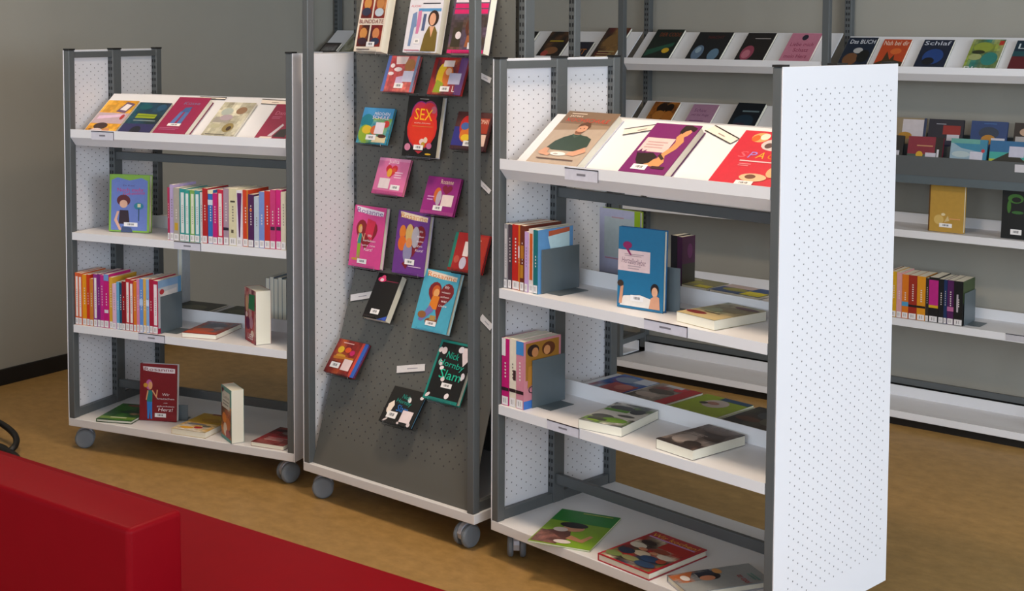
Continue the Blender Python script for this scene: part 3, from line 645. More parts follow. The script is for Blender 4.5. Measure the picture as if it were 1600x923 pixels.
dbook(MA, .048, .010, .145, .190, .010, '#D89A20', [ph(0, 0, 1, 1, ['#D89A20', '#D0901C', '#E0A838'], 12), ('r', 0, .3, 1, .62, '#B8A0A8'), ('p', [(.1, .42), (.9, .52), (.9, .60), (.1, .52)], '#D8B8D0'), ('e', .40, .22, .22, .10, '#3A2018'), ('e', .36, .08, .2, .07, '#D8C0C0'), ('e', .66, .10, .12, .06, '#C88858'), ('p', [(.52, .66), (.84, .62), (.96, .90), (.66, .96)], '#6A5068'), ('p', [(.60, .72), (.82, .69), (.88, .86), (.69, .90)], '#E0D8D8'), ('e', .86, .50, .06, .08, '#B03030'), ('r', .1, .1, .2, .13, '#6A4010')],
      'yellow paperback with a purple square emblem, leftmost on the left cart slope', GA)
dbook(MA, .205, .004, .146, .188, .012, '#163A50', [ph(0, 0, 1, 1, ['#163A50', '#104858', '#1A2A48', '#0E2A30'], 11), ('r', .0, 0, 1, .35, '#2A2A58'), ('p', [(.2, .52), (.82, .52), (.82, .64), (.2, .66)], '#8A9A18'), ('l', .22, .9, .42, .48, 1, '#7A8888'), ('e', .5, .16, .16, .12, '#141828'), ('e', .8, .85, .14, .1, '#204A68'), ('e', .3, .85, .2, .08, '#105058'), ('r', .22, .58, .8, .595, '#3A5A20')],
      'dark blue paperback with a yellow-green title band, left cart slope', GA)
dbook(MA, .378, .003, .142, .212, .024, '#901848', [('t', 'Küsse', .30, .80, .80, .88, '#6A6A90'), ('p', [(.30, .28), (.44, .28), (.48, .62), (.38, .62)], '#5070A8'), ('p', [(.52, .28), (.66, .28), (.66, .66), (.54, .70)], '#4A6AA0'), ('p', [(.40, .60), (.64, .60), (.64, .74), (.44, .72)], '#38588C'), ('l', .1, .7, .12, .2, 2, '#A85A80'), ('b', .28, .23, .68, .30)],
      'magenta hardback with blue jeans on its cover, middle of left cart slope', GA, hard=True, name='hardback', back='#8A2050')
dbook(MA, .577, .006, .138, .205, .010, '#C8C2AC', [ph(0, 0, 1, 1, ['#C8C2AC', '#B8B49C', '#D0CCB8', '#A8A490', '#908A78'], 10), ('r', .05, .45, .55, .6, '#9A948C'), ('e', .72, .78, .16, .10, '#8A6A50'), ('e', .66, .32, .16, .12, '#8A7848'), ('e', .70, .30, .07, .06, '#3A2A20'), ('e', .3, .74, .18, .10, '#A8B0A8'), ('e', .4, .58, .2, .08, '#A898A0'), ('l', .1, .7, .06, .16, 2, '#5A5448'), ('e', .25, .35, .16, .06, '#B0AC90')],
      'pale beige picture book between the two magenta books, left cart slope', GA)
dbook(MA, .812, .008, .14, .195, .016, '#8A1440', [('t', 'Danke', .14, .62, .70, .80, '#C0708C'), ('p', [(.34, .12), (.46, .12), (.62, .42), (.56, .46)], '#C8C0C8'), ('p', [(.5, .1), (.86, .1), (.86, .34), (.6, .3)], '#202028'), ('p', [(.1, .02), (.5, .02), (.5, .10), (.16, .10)], '#DCCFC8'), ('l', .12, .4, .58, .66, 2, '#B06080')],
      'dark magenta paperback half hidden by the right post of the left cart', GA)

# ------------------------------------------------------------------ rows of upright books
ORD = ['first', 'second', 'third', 'fourth', 'fifth', 'sixth', 'seventh', 'eighth', 'ninth', 'tenth', 'eleventh', 'twelfth', 'thirteenth', 'fourteenth', 'fifteenth', 'sixteenth', 'seventeenth', 'eighteenth', 'nineteenth', 'twentieth', 'twenty-first', 'twenty-second', 'twenty-third', 'twenty-fourth']
def row(CMx, u0, u1, zref, v, items, where, group, depth=.13, base=.0, jitter=.004):
    tot = sum(i[0] for i in items); u = u0; rr = random.Random(int(u0 * 1000) + 5)
    for k, it in enumerate(items):
        tk, hh, cov, stripe, desc = it[:5]; extra = list(it[5]) if len(it) > 5 else []
        t = (u1 - u0) * tk / tot
        sart = []
        if stripe: sart.append(('r', .22, .16, .80, .93, stripe)); sart += [('r', .42, .35 + .04 * q, .60, .365 + .04 * q, '#8A8684') for q in range(9)]
        else: sart += [('r', .42, .42 + .05 * q, .60, .445 + .05 * q, '#D8CCC8' if sum(lin(cov)[:3]) < 1.2 else '#7A706A') for q in range(rr.randint(4, 8))]
        sart += extra
        sart += [('r', .08, .01, .92, .135, '#DDD9DA'), ('r', .3, .04, .42, .11, '#9A9698'), ('r', .55, .04, .65, .11, '#A8A4A6')]
        d = depth * (.94 + .1 * rr.random()); vv = v + jitter * rr.random()
        M = fm(CMx, (u, vv, zref), (0, 1, 0), (0, 0, 1))
        cart_art = it[6] if len(it) > 6 else ()
        book('paperback', M, d, hh, t - .0006, cov, cart_art, '%s, %s from left in %s' % (desc, ORD[k], where), 'book', group, sart=sart, hard=False)
        u += t
row(MA, .464, .968, S2 + .0005, .008, [
    (26, .190, '#A82A50', None, 'crimson-edged slim paperback'), (48, .200, '#AE9CC4', None, 'lavender paperback'), (64, .190, '#A49C92', None, 'grey-beige paperback', [('r', .2, .2, .8, .34, '#C0982A')]),
    (64, .188, '#2A8E8E', '#D6DAD8', 'teal paperback with white stripe'), (54, .185, '#2E9488', '#D6DAD8', 'teal-green paperback with white stripe'), (56, .185, '#74A050', '#D8D8C0', 'green paperback with white stripe'), (58, .185, '#388E94', '#D2D8DA', 'blue-green paperback with white stripe'), (32, .180, '#CFC8C8', None, 'thin white paperback'),
    (56, .195, '#A81C1E', None, 'red paperback'), (60, .190, '#2C6CB4', None, 'blue paperback', [('r', 0, .72, 1, .82, '#C8D4E0'), ('r', 0, .93, 1, 1, '#E0D8B0')]), (52, .180, '#B8186E', None, 'magenta paperback'), (62, .194, '#BE2040', '#E0D2D0', 'crimson paperback with white stripe'),
    (60, .200, '#A08898', None, 'mauve paperback', [('r', 0, .26, 1, .31, '#282030')]), (86, .200, '#CFC7A4', None, 'wide cream paperback', [('r', .2, .76, .8, .79, '#4A4438'), ('r', .3, .22, .6, .28, '#5A5040')]), (64, .196, '#D8D2D8', None, 'white paperback with purple band', [('p', [(.1, .95), (.9, .95), (.6, .16), (.4, .16)], '#5A1A5C')]),
    (60, .198, '#C43A18', None, 'orange-red paperback', [('r', .75, 0, 1, 1, '#C87820')]), (64, .184, '#47194C', None, 'dark purple paperback', [('r', .3, .68, .7, .73, '#C86030')]), (56, .178, '#AEBAC6', None, 'pale blue-grey paperback'), (58, .196, '#7088C4', None, 'periwinkle paperback'),
    (62, .200, '#BC2A20', None, 'bright red paperback'), (58, .205, '#BE3470', None, 'pink paperback', [('r', .1, .32, .9, .38, '#3A2038')]), (56, .206, '#C41E74', None, 'hot pink paperback', [('r', .1, .32, .9, .38, '#3A2038')]), (54, .200, '#CFC4AE', None, 'beige paperback')],
    'upper row, left cart', 'books in the upper row of the left cart')
row(MA, .033, .417, S3 + .0005, .008, [
    (46, .195, '#CE5A30', '#E4D6D0', 'orange paperback with white stripe'), (46, .194, '#C85428', '#E0D2CC', 'darker orange paperback with white stripe'), (56, .190, '#D88C10', None, 'amber paperback'), (40, .192, '#BE3010', None, 'red-orange paperback'), (44, .178, '#C07428', None, 'brown-orange paperback'),
    (50, .196, '#8A2A80', '#E0DAD6', 'purple paperback with white stripe'), (40, .198, '#762070', None, 'plum paperback'), (46, .196, '#B41C7C', None, 'magenta paperback'), (62, .200, '#B8106E', None, 'bright magenta paperback', [('r', 0, .88, 1, 1, '#6A8CC0'), ('r', .1, .28, .9, .34, '#C8C0C8')]), (46, .190, '#CC9A30', None, 'mustard paperback'),
    (46, .168, '#D0A8C0', None, 'pale pink paperback'), (36, .176, '#5A9CBC', None, 'light blue paperback'), (34, .174, '#0C4662', None, 'dark teal paperback'), (46, .180, '#7E1020', None, 'dark red paperback', [('r', .2, .6, .8, .66, '#A82020')]), (50, .192, '#B42028', '#E0D4D2', 'red paperback with white stripe'), (50, .188, '#AC2430', '#E0D4D2', 'crimson paperback with white stripe'),
    (36, .184, '#CC7420', None, 'orange paperback'), (34, .194, '#CC7A98', None, 'rose pink paperback'), (44, .196, '#5A88C8', None, 'blue paperback', [('r', 0, .5, 1, .62, '#A8C0E0')]), (36, .196, '#CC9E48', None, 'ochre paperback'), (36, .196, '#80A6D0', None, 'sky blue paperback', [('r', 0, .5, 1, .62, '#C0D0E8')]), (44, .198, '#9E1834', None, 'wine red paperback'),
    (66, .194, '#A81642', '#E0D6D8', 'crimson paperback next to bookend', [], [('r', 0, .86, 1, 1, '#7C9CBE'), ('r', 0, .1, 1, .86, '#B0B4BA'), ('p', [(.1, .5), (.8, .62), (.8, .80), (.1, .76)], '#CFC8C4'), ('r', .86, .1, 1, 1, '#5C8CB0'), ('e', .16, .78, .1, .05, '#A83038')])],
    'lower row, left cart', 'books in the lower row of the left cart')
row(MC, .032, .172, S2 + .0005, .018, [
    (45, .190, '#8C888C', '#C8C0C0', 'grey paperback with white stripe'), (48, .190, '#463842', None, 'dark plum paperback'), (86, .192, '#B82018', None, 'wide red paperback'), (20, .192, '#C86C18', None, 'thin orange paperback', [('r', .1, .5, .9, .68, '#E0D4D8')]), (54, .192, '#64281A', None, 'brown and gold paperback', [('r', .1, .2, .8, .4, '#B07820'), ('r', .2, .5, .9, .7, '#A86C20')]),
    (44, .176, '#BC98C8', None, 'lilac paperback'), (66, .186, '#D8CCC8', None, 'white and orange paperback', [('r', .2, .2, .72, .93, '#C45418')]), (56, .186, '#10686E', None, 'teal paperback next to bookend', [], [('r', 0, 0, 1, 1, '#5A90C4'), ('p', [(.3, .96), (.9, .99), (.9, .92), (.3, .88)], '#B85838'), ('p', [(.28, .88), (.9, .92), (.9, .6), (.4, .55)], '#B8D4DC')])],
    'second-shelf row, right cart', 'books in the upper row of the right cart', .155)
row(MC, .034, .123, S3 + .0005, .010, [
    (50, .200, '#B41068', None, 'magenta and white paperback', [('r', 0, .74, .55, 1, '#DCD6D6'), ('r', 0, .22, 1, .27, '#241420')]), (46, .202, '#D8CEBC', None, 'cream paperback', [('r', 0, .22, 1, .27, '#241420'), ('r', .6, .4, 1, .55, '#3A2428')]),
    (52, .200, '#C47E90', None, 'pink and blue paperback', [('r', 0, .80, 1, 1, '#3A80C0'), ('r', 0, .22, 1, .27, '#201018')], [('r', 0, 0, 1, 1, '#C4808E'), ('r', 0, 0, 1, .12, '#3870C0'), ('r', .05, .42, .95, .97, '#9A6A20'), ('e', .25, .85, .16, .09, '#2A1410'), ('e', .3, .82, .09, .07, '#C08050'), ('e', .66, .84, .18, .10, '#5A2A10'), ('e', .62, .82, .09, .07, '#C88A58'), ('p', [(.1, .3), (.4, .42), (.38, .66), (.12, .62)], '#B07828'), ('t', 'G', .12, .28, .22, .33, '#30202C')])],
    'short row on the third shelf, right cart', 'books in the lower row of the right cart', .155)

def bookend(CMx, u, v0, v1, z, hh, label, foot=-.11):
    th = thing('bookend', fm(CMx, (u, v0, z), (1, 0, 0), (0, 1, 0)), label, 'bookend', 'grey steel bookends')
    MB().box(0, .0015, 0, v1 - v0, 0, hh).build('plate', 'plate', th, bevel=.0006)
    MB().box(.0015, .0015 + abs(foot) * .5, .02, v1 - v0 - .02, 0, .0012).build('foot', 'plate', th)
bookend(MA, .4185, .022, .145, S3 + .0006, .135, 'grey steel bookend at the end of the lower row on left cart')
bookend(MC, .1745, .03, .19, S2 + .0006, .128, 'grey steel bookend beside the teal paperback on right cart')
bookend(MC, .1255, .045, .185, S3 + .0006, .142, 'grey steel bookend beside the three books low on right cart')

# ------------------------------------------------------------------ face-out books standing on shelves
def stand_book(CMx, u, v, z, yaw, w, h, t, cov, art, label, lean=.06, name='hardback', hard=True, group='books standing face out', prop=True, **kw):
    xd = Vector((math.cos(yaw), math.sin(yaw), 0)); nrm = Vector((math.sin(yaw), -math.cos(yaw), 0))
    yd = Vector((0, 0, 1)) * math.cos(lean) - nrm * math.sin(lean)
    zd = xd.cross(yd)
    return book(name, fm(CMx, Vector((u, v, z + .0008 + t * math.sin(lean) * 0)) - zd * t + Vector((0, 0, t * math.sin(lean))), xd, yd), w, h, t, cov, art, label, 'book', group, hard=hard, **kw)
stand_book(MA, .145, .070, S2, .18, .165, .213, .022, '#7CA83A', [('p', [(.05, .03), (.95, .03), (.95, .9), (.8, .95), (.5, .9), (.2, .95), (.05, .9)], '#6478BC'), ('t', 'Ein Kuss', .34, .62, .80, .825, '#4A2A5A'), ('t', 'Noch mehr', .20, .86, .70, .765, '#C02868', 0, .02), ('t', 'Geheimnis', .34, .88, .635, .69, '#C02868', 0, .08), ('e', .36, .55, .17, .10, '#5A1420'), ('e', .36, .49, .10, .07, '#D8A890'), ('p', [(.24, .14), (.52, .14), (.48, .38), (.27, .38)], '#2A1420'), ('p', [(.20, .36), (.26, .36), (.20, .22), (.32, .04), (.26, .03), (.13, .2)], '#D8A890'), ('e', .74, .46, .12, .06, '#207890'), ('r', .71, .44, .79, .50, '#C8C8A0'), ('r', .73, .2, .755, .42, '#2A4A60'), ('p', [(.3, .0), (.6, 0), (.56, .08), (.34, .1)], '#3A4A70'), ('b', .38, .10, .72, .17)],
           'blue and green children\'s book with a red-haired girl, left cart upper shelf', spine='#B02820')
stand_book(MA, .262, .088, ZT, .24, .148, .212, .018, '#7A141E', [('p', [(.08, .95), (.94, .93), (.94, .85), (.6, .85), (.1, .88)], '#E4D8DC'), ('t', 'Rosanne', .12, .90, .875, .935, '#7A1420')] + girl(.27, .03, .70, '#C060A0', '#207A78', '#2A78C4', '#E0A070', ratio=.75) + [('e', .16, .62, .06, .04, '#C89030')] + note([('Wir', .2, .045), ('knutschen', .46, .032), ('mit', .1, .02), ('gebrochenem', .46, .032), ('Herz!', .38, .06)], .70, '#EBDDE0', .45, .068) + [('b', .42, .07, .72, .14)],
           'dark red hardback with a girl in jeans, standing on the base of left cart', back='#C4BEC4')
stand_book(MA, .655, .060, ZT, -.62, .108, .190, .046, '#6A9A90', [ph(0, 0, 1, .66, ['#6A4A28', '#C87830', '#4A4A28', '#A85A38', '#C8B8A0', '#5A2A28'], 24), ('e', .3, .4, .2, .1, '#D88030'), ('e', .7, .32, .2, .12, '#C06830'), ('e', .4, .2, .18, .12, '#D8C8B8'), ('e', .65, .12, .2, .09, '#A8404A'), ('p', [(.1, .6), (.85, .6), (.88, .92), (.12, .92)], '#CFCFC4'), ('t', 'Liebe', .22, .8, .78, .85, '#7A7A70'), ('l', .2, .8, .64, .76, 2, '#8A8A80'), ('heart', .18, .92, .1, .07, '#5A1028'), ('r', 0, 0, 1, .06, '#3A8A88')],
           'paperback with a cream title card standing angled on left cart base', name='paperback', hard=False, lean=.0, spine='#C8683C')
stand_book(MA, .742, .085, S3, -.62, .112, .190, .056, '#8A1420', [ph(0, 0, 1, 1, ['#8A1420', '#7A1020', '#A83038', '#5A1030', '#B89088'], 25), ('p', [(.35, .62), (.9, .62), (.92, .92), (.40, .90)], '#1E7040'), ('e', .2, .7, .12, .16, '#C89A70'), ('e', .3, .34, .2, .12, '#5A1440'), ('e', .6, .38, .16, .12, '#A87888'), ('e', .7, .18, .14, .06, '#C8B0A0'), ('t', 'LIEB', .3, .75, .06, .16, '#E0D4D4'), ('e', .2, .5, .1, .05, '#D8B8B0')],
           'thick red and green paperback standing angled, middle shelf of left cart', name='paperback', hard=False, lean=0)
stand_book(MC, .437, .060, S2, .14, .146, .222, .018, '#176A94', [('r', .0, .46, .70, .72, '#DCC2C4'), ('l', .14, .56, .64, .68, 2, '#A08A90'), ('t', 'Herzallerliebst', .08, .60, .56, .63, '#8A6A78', .15, -.06), ('l', .22, .5, .48, .54, 2, '#B09AA0'), ('e', .20, .78, .10, .045, '#8A1A58'), ('p', [(.16, .74), (.22, .74), (.30, .66), (.26, .66)], '#8A1A58'), ('p', [(.06, .03), (.80, .03), (.78, .14), (.5, .18), (.14, .15)], '#E0DAD4'), ('e', .82, .27, .09, .075, '#1A1014'), ('e', .82, .24, .065, .06, '#D8A484'), ('p', [(.70, .03), (.94, .03), (.92, .18), (.84, .20), (.74, .16)], '#D0987A'), ('p', [(.04, .05), (.11, .05), (.14, .27), (.08, .3)], '#C89070'), ('e', .07, .30, .07, .04, '#3A2A20'), ('b', .30, .10, .58, .17)],
           'blue hardback with a pink title card and woman in white, on right cart', lean=.03, back='#1A5A90')
# small dark plates of the bookends that prop the standing books
def prop(CMx, u, v, z, yaw, hh, label, dd=.09):
    th = thing('bookend', CMx @ Matrix.Translation((u, v, z + .0006)) @ Matrix.Rotation(yaw, 4, 'Z'), label, 'bookend', 'small dark bookends behind standing books')
    MB().box(0, dd, 0, .002, 0, hh).build('plate', 'plate', th)
    MB().box(.01, dd - .01, .002, .05, 0, .001).build('foot', 'plate', th)
prop(MC, .515, .112, S2, .14, .12, 'small dark bookend propping the blue hardback on right cart')
prop(MA, .345, .135, ZT, .24, .06, 'small dark bookend behind the dark red hardback on left cart')

# ------------------------------------------------------------------ books and magazines lying flat
def flat(CMx, z, bl, br, tl, t, cov, art, label, name='paperback', group='books lying flat', cat='book', hard=False, **kw):
    bl, br, tl = Vector(bl + (0,)), Vector(br + (0,)), Vector(tl + (0,))
    w, h = (br - bl).length, (tl - bl).length
    return book(name, fm(CMx, bl + Vector((0, 0, z + .0006)), br - bl, tl - bl), w, h, t, cov, art, label, cat, group, hard=hard, **kw)
flat(MA, S3, (.520, .012), (.655, .030), (.500, .205), .017, '#8A2A1C', [ph(.04, .1, .96, .95, ['#6A6068', '#8A4A30', '#5A5A64', '#7A7078', '#A04028'], 13), ('e', .4, .3, .3, .15, '#B05030'), ('e', .5, .7, .3, .14, '#5A5A64'), ('p', [(.05, .02), (.95, .02), (.95, .14), (.05, .2)], '#B84420'), ('e', .7, .5, .14, .1, '#8A8488')], 'red-brown paperback lying flat on the middle shelf of left cart', group='books lying on the left cart')
flat(MA, ZT, (.130, .002), (.270, .032), (.080, .205), .012, '#2A5A20', [ph(0, 0, 1, 1, ['#2A5A20', '#183A18', '#3A7028', '#1E4A1C'], 14), ('r', .0, .06, 1, .2, '#6A8A30'), ('l', .3, .75, .1, .2, 1, '#D0D8B8'), ('e', .6, .5, .3, .1, '#183A18'), ('e', .5, .88, .25, .05, '#8A3A28'), ('e', .8, .4, .15, .06, '#8A7050'), ('e', .25, .7, .2, .12, '#3A7028')], 'green hardback lying flat at the left of the left cart base', name='hardback', hard=True, group='books lying on the left cart', back='#3A4A30')
flat(MA, ZT, (.476, .004), (.620, .010), (.466, .21), .021, '#B8921E', [ph(0, 0, 1, .45, ['#D8CFC4', '#C8B890', '#D8A850', '#B8B0A8', '#E0D8D0'], 15), ('e', .3, .14, .2, .06, '#D8A020'), ('e', .6, .2, .12, .06, '#A82028'), ('e', .4, .36, .3, .05, '#7A7A80'), ('r', .3, .93, 1, 1, '#7A1A20'), ('e', .6, .62, .3, .12, '#A8801C'), ('e', .75, .3, .12, .05, '#6A6A60')], 'yellow and white paperback lying flat on the left cart base', group='books lying on the left cart')
flat(MA, ZT, (.815, .012), (.948, .014), (.80, .20), .015, '#7A1218', [ph(0, 0, 1, 1, ['#7A1218', '#A02830', '#5A0C12', '#8A4A48'], 16), ('e', .5, .4, .3, .1, '#B02830'), ('e', .6, .7, .25, .1, '#8A7A78'), ('l', .2, .8, .2, .4, 3, '#D0A8A8'), ('e', .3, .8, .2, .08, '#4A1418'), ('p', [(.1, .75), (.9, .92), (.9, .97), (.1, .85)], '#3A1014')], 'dark red paperback lying flat by the right post of left cart', group='books lying on the left cart')
flat(MC, S2, (.665, .035), (.800, .018), (.715, .222), .026, '#A89A70', [ph(0, 0, 1, 1, ['#A89A70', '#8A7E5C', '#98A080', '#B8AC84'], 17), ('r', 0, 0, 1, .35, '#C4B080'), ('e', .25, .2, .25, .08, '#7A1A18'), ('e', .6, .6, .3, .12, '#8A7E5C'), ('e', .7, .85, .3, .07, '#5A1A18'), ('l', .3, .7, .28, .36, 1, '#4A3A28'), ('e', .3, .5, .2, .1, '#98A080')], 'cream paperback lying flat beside the blue hardback on right cart', group='books lying on the right cart', spine='#DCCEB8')
flat(MC, S3, (.352, .000), (.488, .026), (.304, .204), .026, '#8A8A88', [ph(0, 0, 1, 1, ['#8A8A88', '#4A4C48', '#C8C6C0', '#5A7A34', '#2E3030'], 18, 15, 18), ('r', 0, .36, 1, .72, '#C8C6C0'), ('e', .35, .78, .28, .11, '#3A3C40'), ('e', .75, .72, .16, .12, '#20242A'), ('r', .05, .60, .6, .70, '#5A9028'), ('e', .3, .3, .25, .1, '#50524C'), ('e', .65, .22, .28, .10, '#68902C'), ('e', .7, .46, .2, .05, '#50504E'), ('r', .08, .12, .5, .2, '#3C4034'), ('r', .15, .05, .4, .1, '#7A9A30')], 'grey and green paperback lying flat on the third shelf of right cart', group='books lying on the right cart')
flat(MC, S3, (.615, .018), (.745, .008), (.680, .215), .027, '#5A4A42', [ph(0, 0, 1, 1, ['#5A4A42', '#3A2A24', '#8A7E78', '#6A5A54', '#2E2420'], 19, 15, 18), ('e', .35, .3, .25, .18, '#9A8E88'), ('e', .7, .6, .25, .14, '#3A2A24'), ('e', .5, .82, .35, .1, '#6A5A54'), ('e', .7, .2, .2, .1, '#2E2420'), ('l', .2, .6, .5, .58, 2, '#B0A49C'), ('r', 0, 0, .9, .08, '#2E2624')], 'brown paperback lying flat nearest the right post on right cart', group='books lying on the right cart')
flat(MC, ZT, (.198, -.042), (.372, .030), (.095, .215), .005, '#7AA01C', [('r', 0, .66, 1, 1, '#1E7A28'), ph(.02, .02, .44, .36, ['#5A3630', '#6A4438', '#4A2A28', '#8A5A50'], 26, 10, 9), ('p', [(.42, .02), (.56, .22), (.48, .40), (.28, .42), (.1, .36), (.42, .2)], '#5A3630'), ('e', .48, .50, .17, .10, '#C08A6C'), ('e', .44, .58, .23, .08, '#1E1614'), ('e', .30, .42, .12, .06, '#C8BCB8'), ('p', [(.5, .2), (.8, .14), (.88, .34), (.82, .36), (.74, .22), (.54, .3)], '#BC8460'), ('l', .4, .9, .92, .97, 1, '#A8B050'), ('e', .5, .1, .14, .05, '#D8CCC8')], 'thin green magazine showing a man in a cap, right cart base', name='magazine', cat='magazine', group='books lying on the right cart')
flat(MC, ZT, (.425, .004), (.612, .000), (.432, .250), .020, '#A81828', [ph(.04, .02, .96, .82, ['#5A4A3C', '#2A2420', '#8A7A68', '#A82018', '#C8B8A0', '#203048', '#6A7040', '#7A2A20'], 20, 20, 22), ('r', .45, .62, .96, .82, '#A82018'), ('t', 'Wir kochen!', .06, .94, .86, .95, '#E0B028'), ('r', .06, .82, .94, .85, '#B890C8'), ('e', .25, .66, .14, .06, '#2A1A18'), ('e', .2, .52, .15, .07, '#D0C8B8'), ('e', .45, .36, .15, .07, '#C8B8A0'), ('e', .62, .55, .15, .06, '#8A3A20'), ('e', .66, .30, .16, .08, '#1E3A60'), ('e', .8, .44, .14, .06, '#D0C4B4'), ('e', .22, .30, .14, .08, '#202A40'), ('e', .16, .14, .14, .07, '#6A7A40'), ('e', .45, .16, .16, .06, '#7A7A50'), ('e', .75, .14, .18, .07, '#203858'), ('e', .36, .46, .08, .04, '#C08060'), ('e', .58, .44, .07, .035, '#C88A68'), ('e', .86, .32, .08, .06, '#9A3820')], 'red children\'s cookbook lying flat in the middle of right cart base', name='hardback', hard=True, group='books lying on the right cart', back='#A82030')
flat(MC, ZT, (.648, .030), (.742, -.115) if False else (.760, -.02), (.735, .262), .018, '#8E9294', [ph(0, .0, .5, .5, ['#8E9294', '#7A7C80', '#B06030', '#1C2438', '#A89888'], 27), ('e', .34, .42, .2, .13, '#141014'), ('e', .42, .38, .13, .09, '#C08060'), ('p', [(.02, .3), (.3, .2), (.4, .1), (.1, .02)], '#B06030'), ('p', [(.1, .52), (.3, .5), (.28, .3), (.1, .3)], '#1C2438'), ('e', .16, .56, .14, .05, '#C89050'), ('t', 'to cool', .5, .95, .70, .78, '#B02830'), ('l', .5, .9, .82, .9, 2, '#5A8A80'), ('e', .3, .14, .14, .05, '#DCD4D0')], 'grey book with a dark-haired person, right end of right cart base', name='hardback', hard=True, group='books lying on the right cart', back='#A8A8B0')
# magazines and books on the far side of the right cart
GR = 'books on the far side of the right cart'
flat(MC, S3, (.07, .318), (.215, .318), (.07, .525), .006, '#2A50A0', [ph(0, 0, 1, 1, ['#2A50A0', '#3A70B0', '#A84848', '#8898B0', '#1E3A88', '#B8606A'], 21), ('r', .3, .1, .95, .55, '#A84848'), ('e', .4, .75, .3, .15, '#8898B0'), ('e', .7, .4, .2, .15, '#C07068'), ('r', .6, .7, 1, .98, '#C8CCD8')], 'blue magazine lying flat on the far side of right cart', name='magazine', cat='magazine', group=GR)
flat(MC, S3, (.225, .318), (.380, .318), (.225, .528), .007, '#7A7068', [ph(0, 0, 1, 1, ['#7A7068', '#5A504A', '#B0A49C', '#9A3A3C', '#8A8078'], 22), ('r', .72, 0, 1, 1, '#B8202C'), ('e', .3, .35, .25, .12, '#B8A8A0'), ('e', .4, .6, .3, .12, '#5A504A'), ('e', .6, .85, .14, .1, '#C83040'), ('r', .2, .88, .6, .98, '#D0D0D4')], 'grey magazine with a red edge on the far side of right cart', name='magazine', cat='magazine', group=GR)
flat(MC, S3, (.395, .318), (.565, .318), (.395, .53), .007, '#9AB020', [('e', .5, .66, .24, .2, '#C8B8B0'), ('e', .45, .66, .12, .07, '#B07868'), ('r', .4, .86, 1, 1, '#1E4A70'), ('e', .3, .6, .08, .06, '#3A3028')], 'lime green magazine lying flat on the far side of right cart', name='magazine', cat='magazine', group=GR)
flat(MC, S3, (.585, .318), (.755, .318), (.585, .53), .007, '#16120F', [ph(0, 0, 1, 1, ['#16120F', '#2A2C30', '#3A2418', '#0C0A0A', '#4A4838'], 23), ('e', .55, .72, .3, .2, '#3A4048'), ('e', .3, .4, .25, .1, '#5A3018'), ('e', .7, .5, .2, .2, '#5A5848'), ('r', .6, .9, .95, .98, '#A8A8B0')], 'black magazine lying flat beside the right post of right cart', name='magazine', cat='magazine', group=GR)
flat(MC, S2, (.300, .420), (.470, .420), (.300, .53), .008, '#7A7A5A', [('e', .4, .5, .3, .2, '#8A8A40'), ('r', .7, .0, 1, .3, '#C8C020'), ('e', .3, .8, .2, .1, '#C8C0A0')], 'olive magazine behind the blue hardback on right cart', name='magazine', cat='magazine', group=GR)
flat(MC, S2, (.480, .42), (.650, .42), (.480, .53), .008, '#2A4A80', [('r', .6, 0, 1, .5, '#D0C81C'), ('e', .35, .4, .25, .2, '#8A8A40'), ('r', 0, .6, .6, 1, '#B8A8A8')], 'blue and yellow magazine low behind the lip of right cart', name='magazine', cat='magazine', group=GR)
def rear_book(u, v, z, yaw, w, h, t, cov, art, label, **kw):
    xd = Vector((math.cos(yaw), math.sin(yaw), 0))
    return book('hardback', fm(MC, (u, v, z + .0006), xd, (0, 0, 1)), w, h, t, cov, art, label, 'book', GR, hard=True, **kw)
rear_book(.085, .395, S2, 0, .163, .212, .014, '#A8AAC4', [('r', .12, .3, .86, .88, '#A8B4B8'), ('l', .3, .6, .86, .90, 1, '#B08890'), ('l', .14, .5, .26, .3, 1, '#B07A88'), ('r', 0, 0, .8, .06, '#1E3A60'), ('r', .86, .0, 1, 1, '#8AAA18')], 'lavender hardback with a lime green edge behind the blue one, right cart', back='#8AAA18')
for k, (u, t, c, d) in enumerate(((.345, .024, '#14101A', 'black'), (.3695, .018, '#3A1038', 'dark purple'))):
    book('paperback', fm(MC, (u - .01, .42, S2 + .0006), (0, 1, 0), (0, 0, 1)), .062, .150 if k == 0 else .148, t, c, [('r', 0, .45, 1, 1, '#4A1440'), ('r', 0, 0, 1, .45, '#3A3630'), ('e', .6, .7, .2, .15, '#6A2860')] if k else [], '%s paperback upright on the far side of right cart' % d, 'book', GR, hard=False)
# far side of the left cart: a row of page edges and two flat magazines
for k in range(5):
    t = .018
    book('paperback', fm(MA, (.628 + k * .0188, .53, S3 + .0006), (0, -1, 0), (0, 0, 1)), .12, .155 + .006 * (k % 2), t, ['#3A4A78', '#8A98A8', '#9AA8B0', '#7A8C98', '#A0AAB0'][k], [], '%s paperback, %s from the left in far-side row of left cart' % (['navy', 'grey-blue', 'pale grey', 'slate', 'light grey'][k], ORD[k]), 'book', 'books on the far side of the left cart', hard=False)
flat(MA, S3, (.17, .335), (.355, .335), (.17, .52), .007, '#3A3A30', [('e', .5, .5, .3, .2, '#6A6A50'), ('r', .6, 0, 1, .3, '#6A2A28')], 'dark grey magazine on the far side of left cart', name='magazine', cat='magazine', group='books on the far side of the left cart')
flat(MA, S3, (.40, .335), (.54, .335), (.40, .52), .007, '#3A4030', [('e', .5, .5, .3, .2, '#5A5A40')], 'olive dark magazine on the far side of left cart', name='magazine', cat='magazine', group='books on the far side of the left cart')
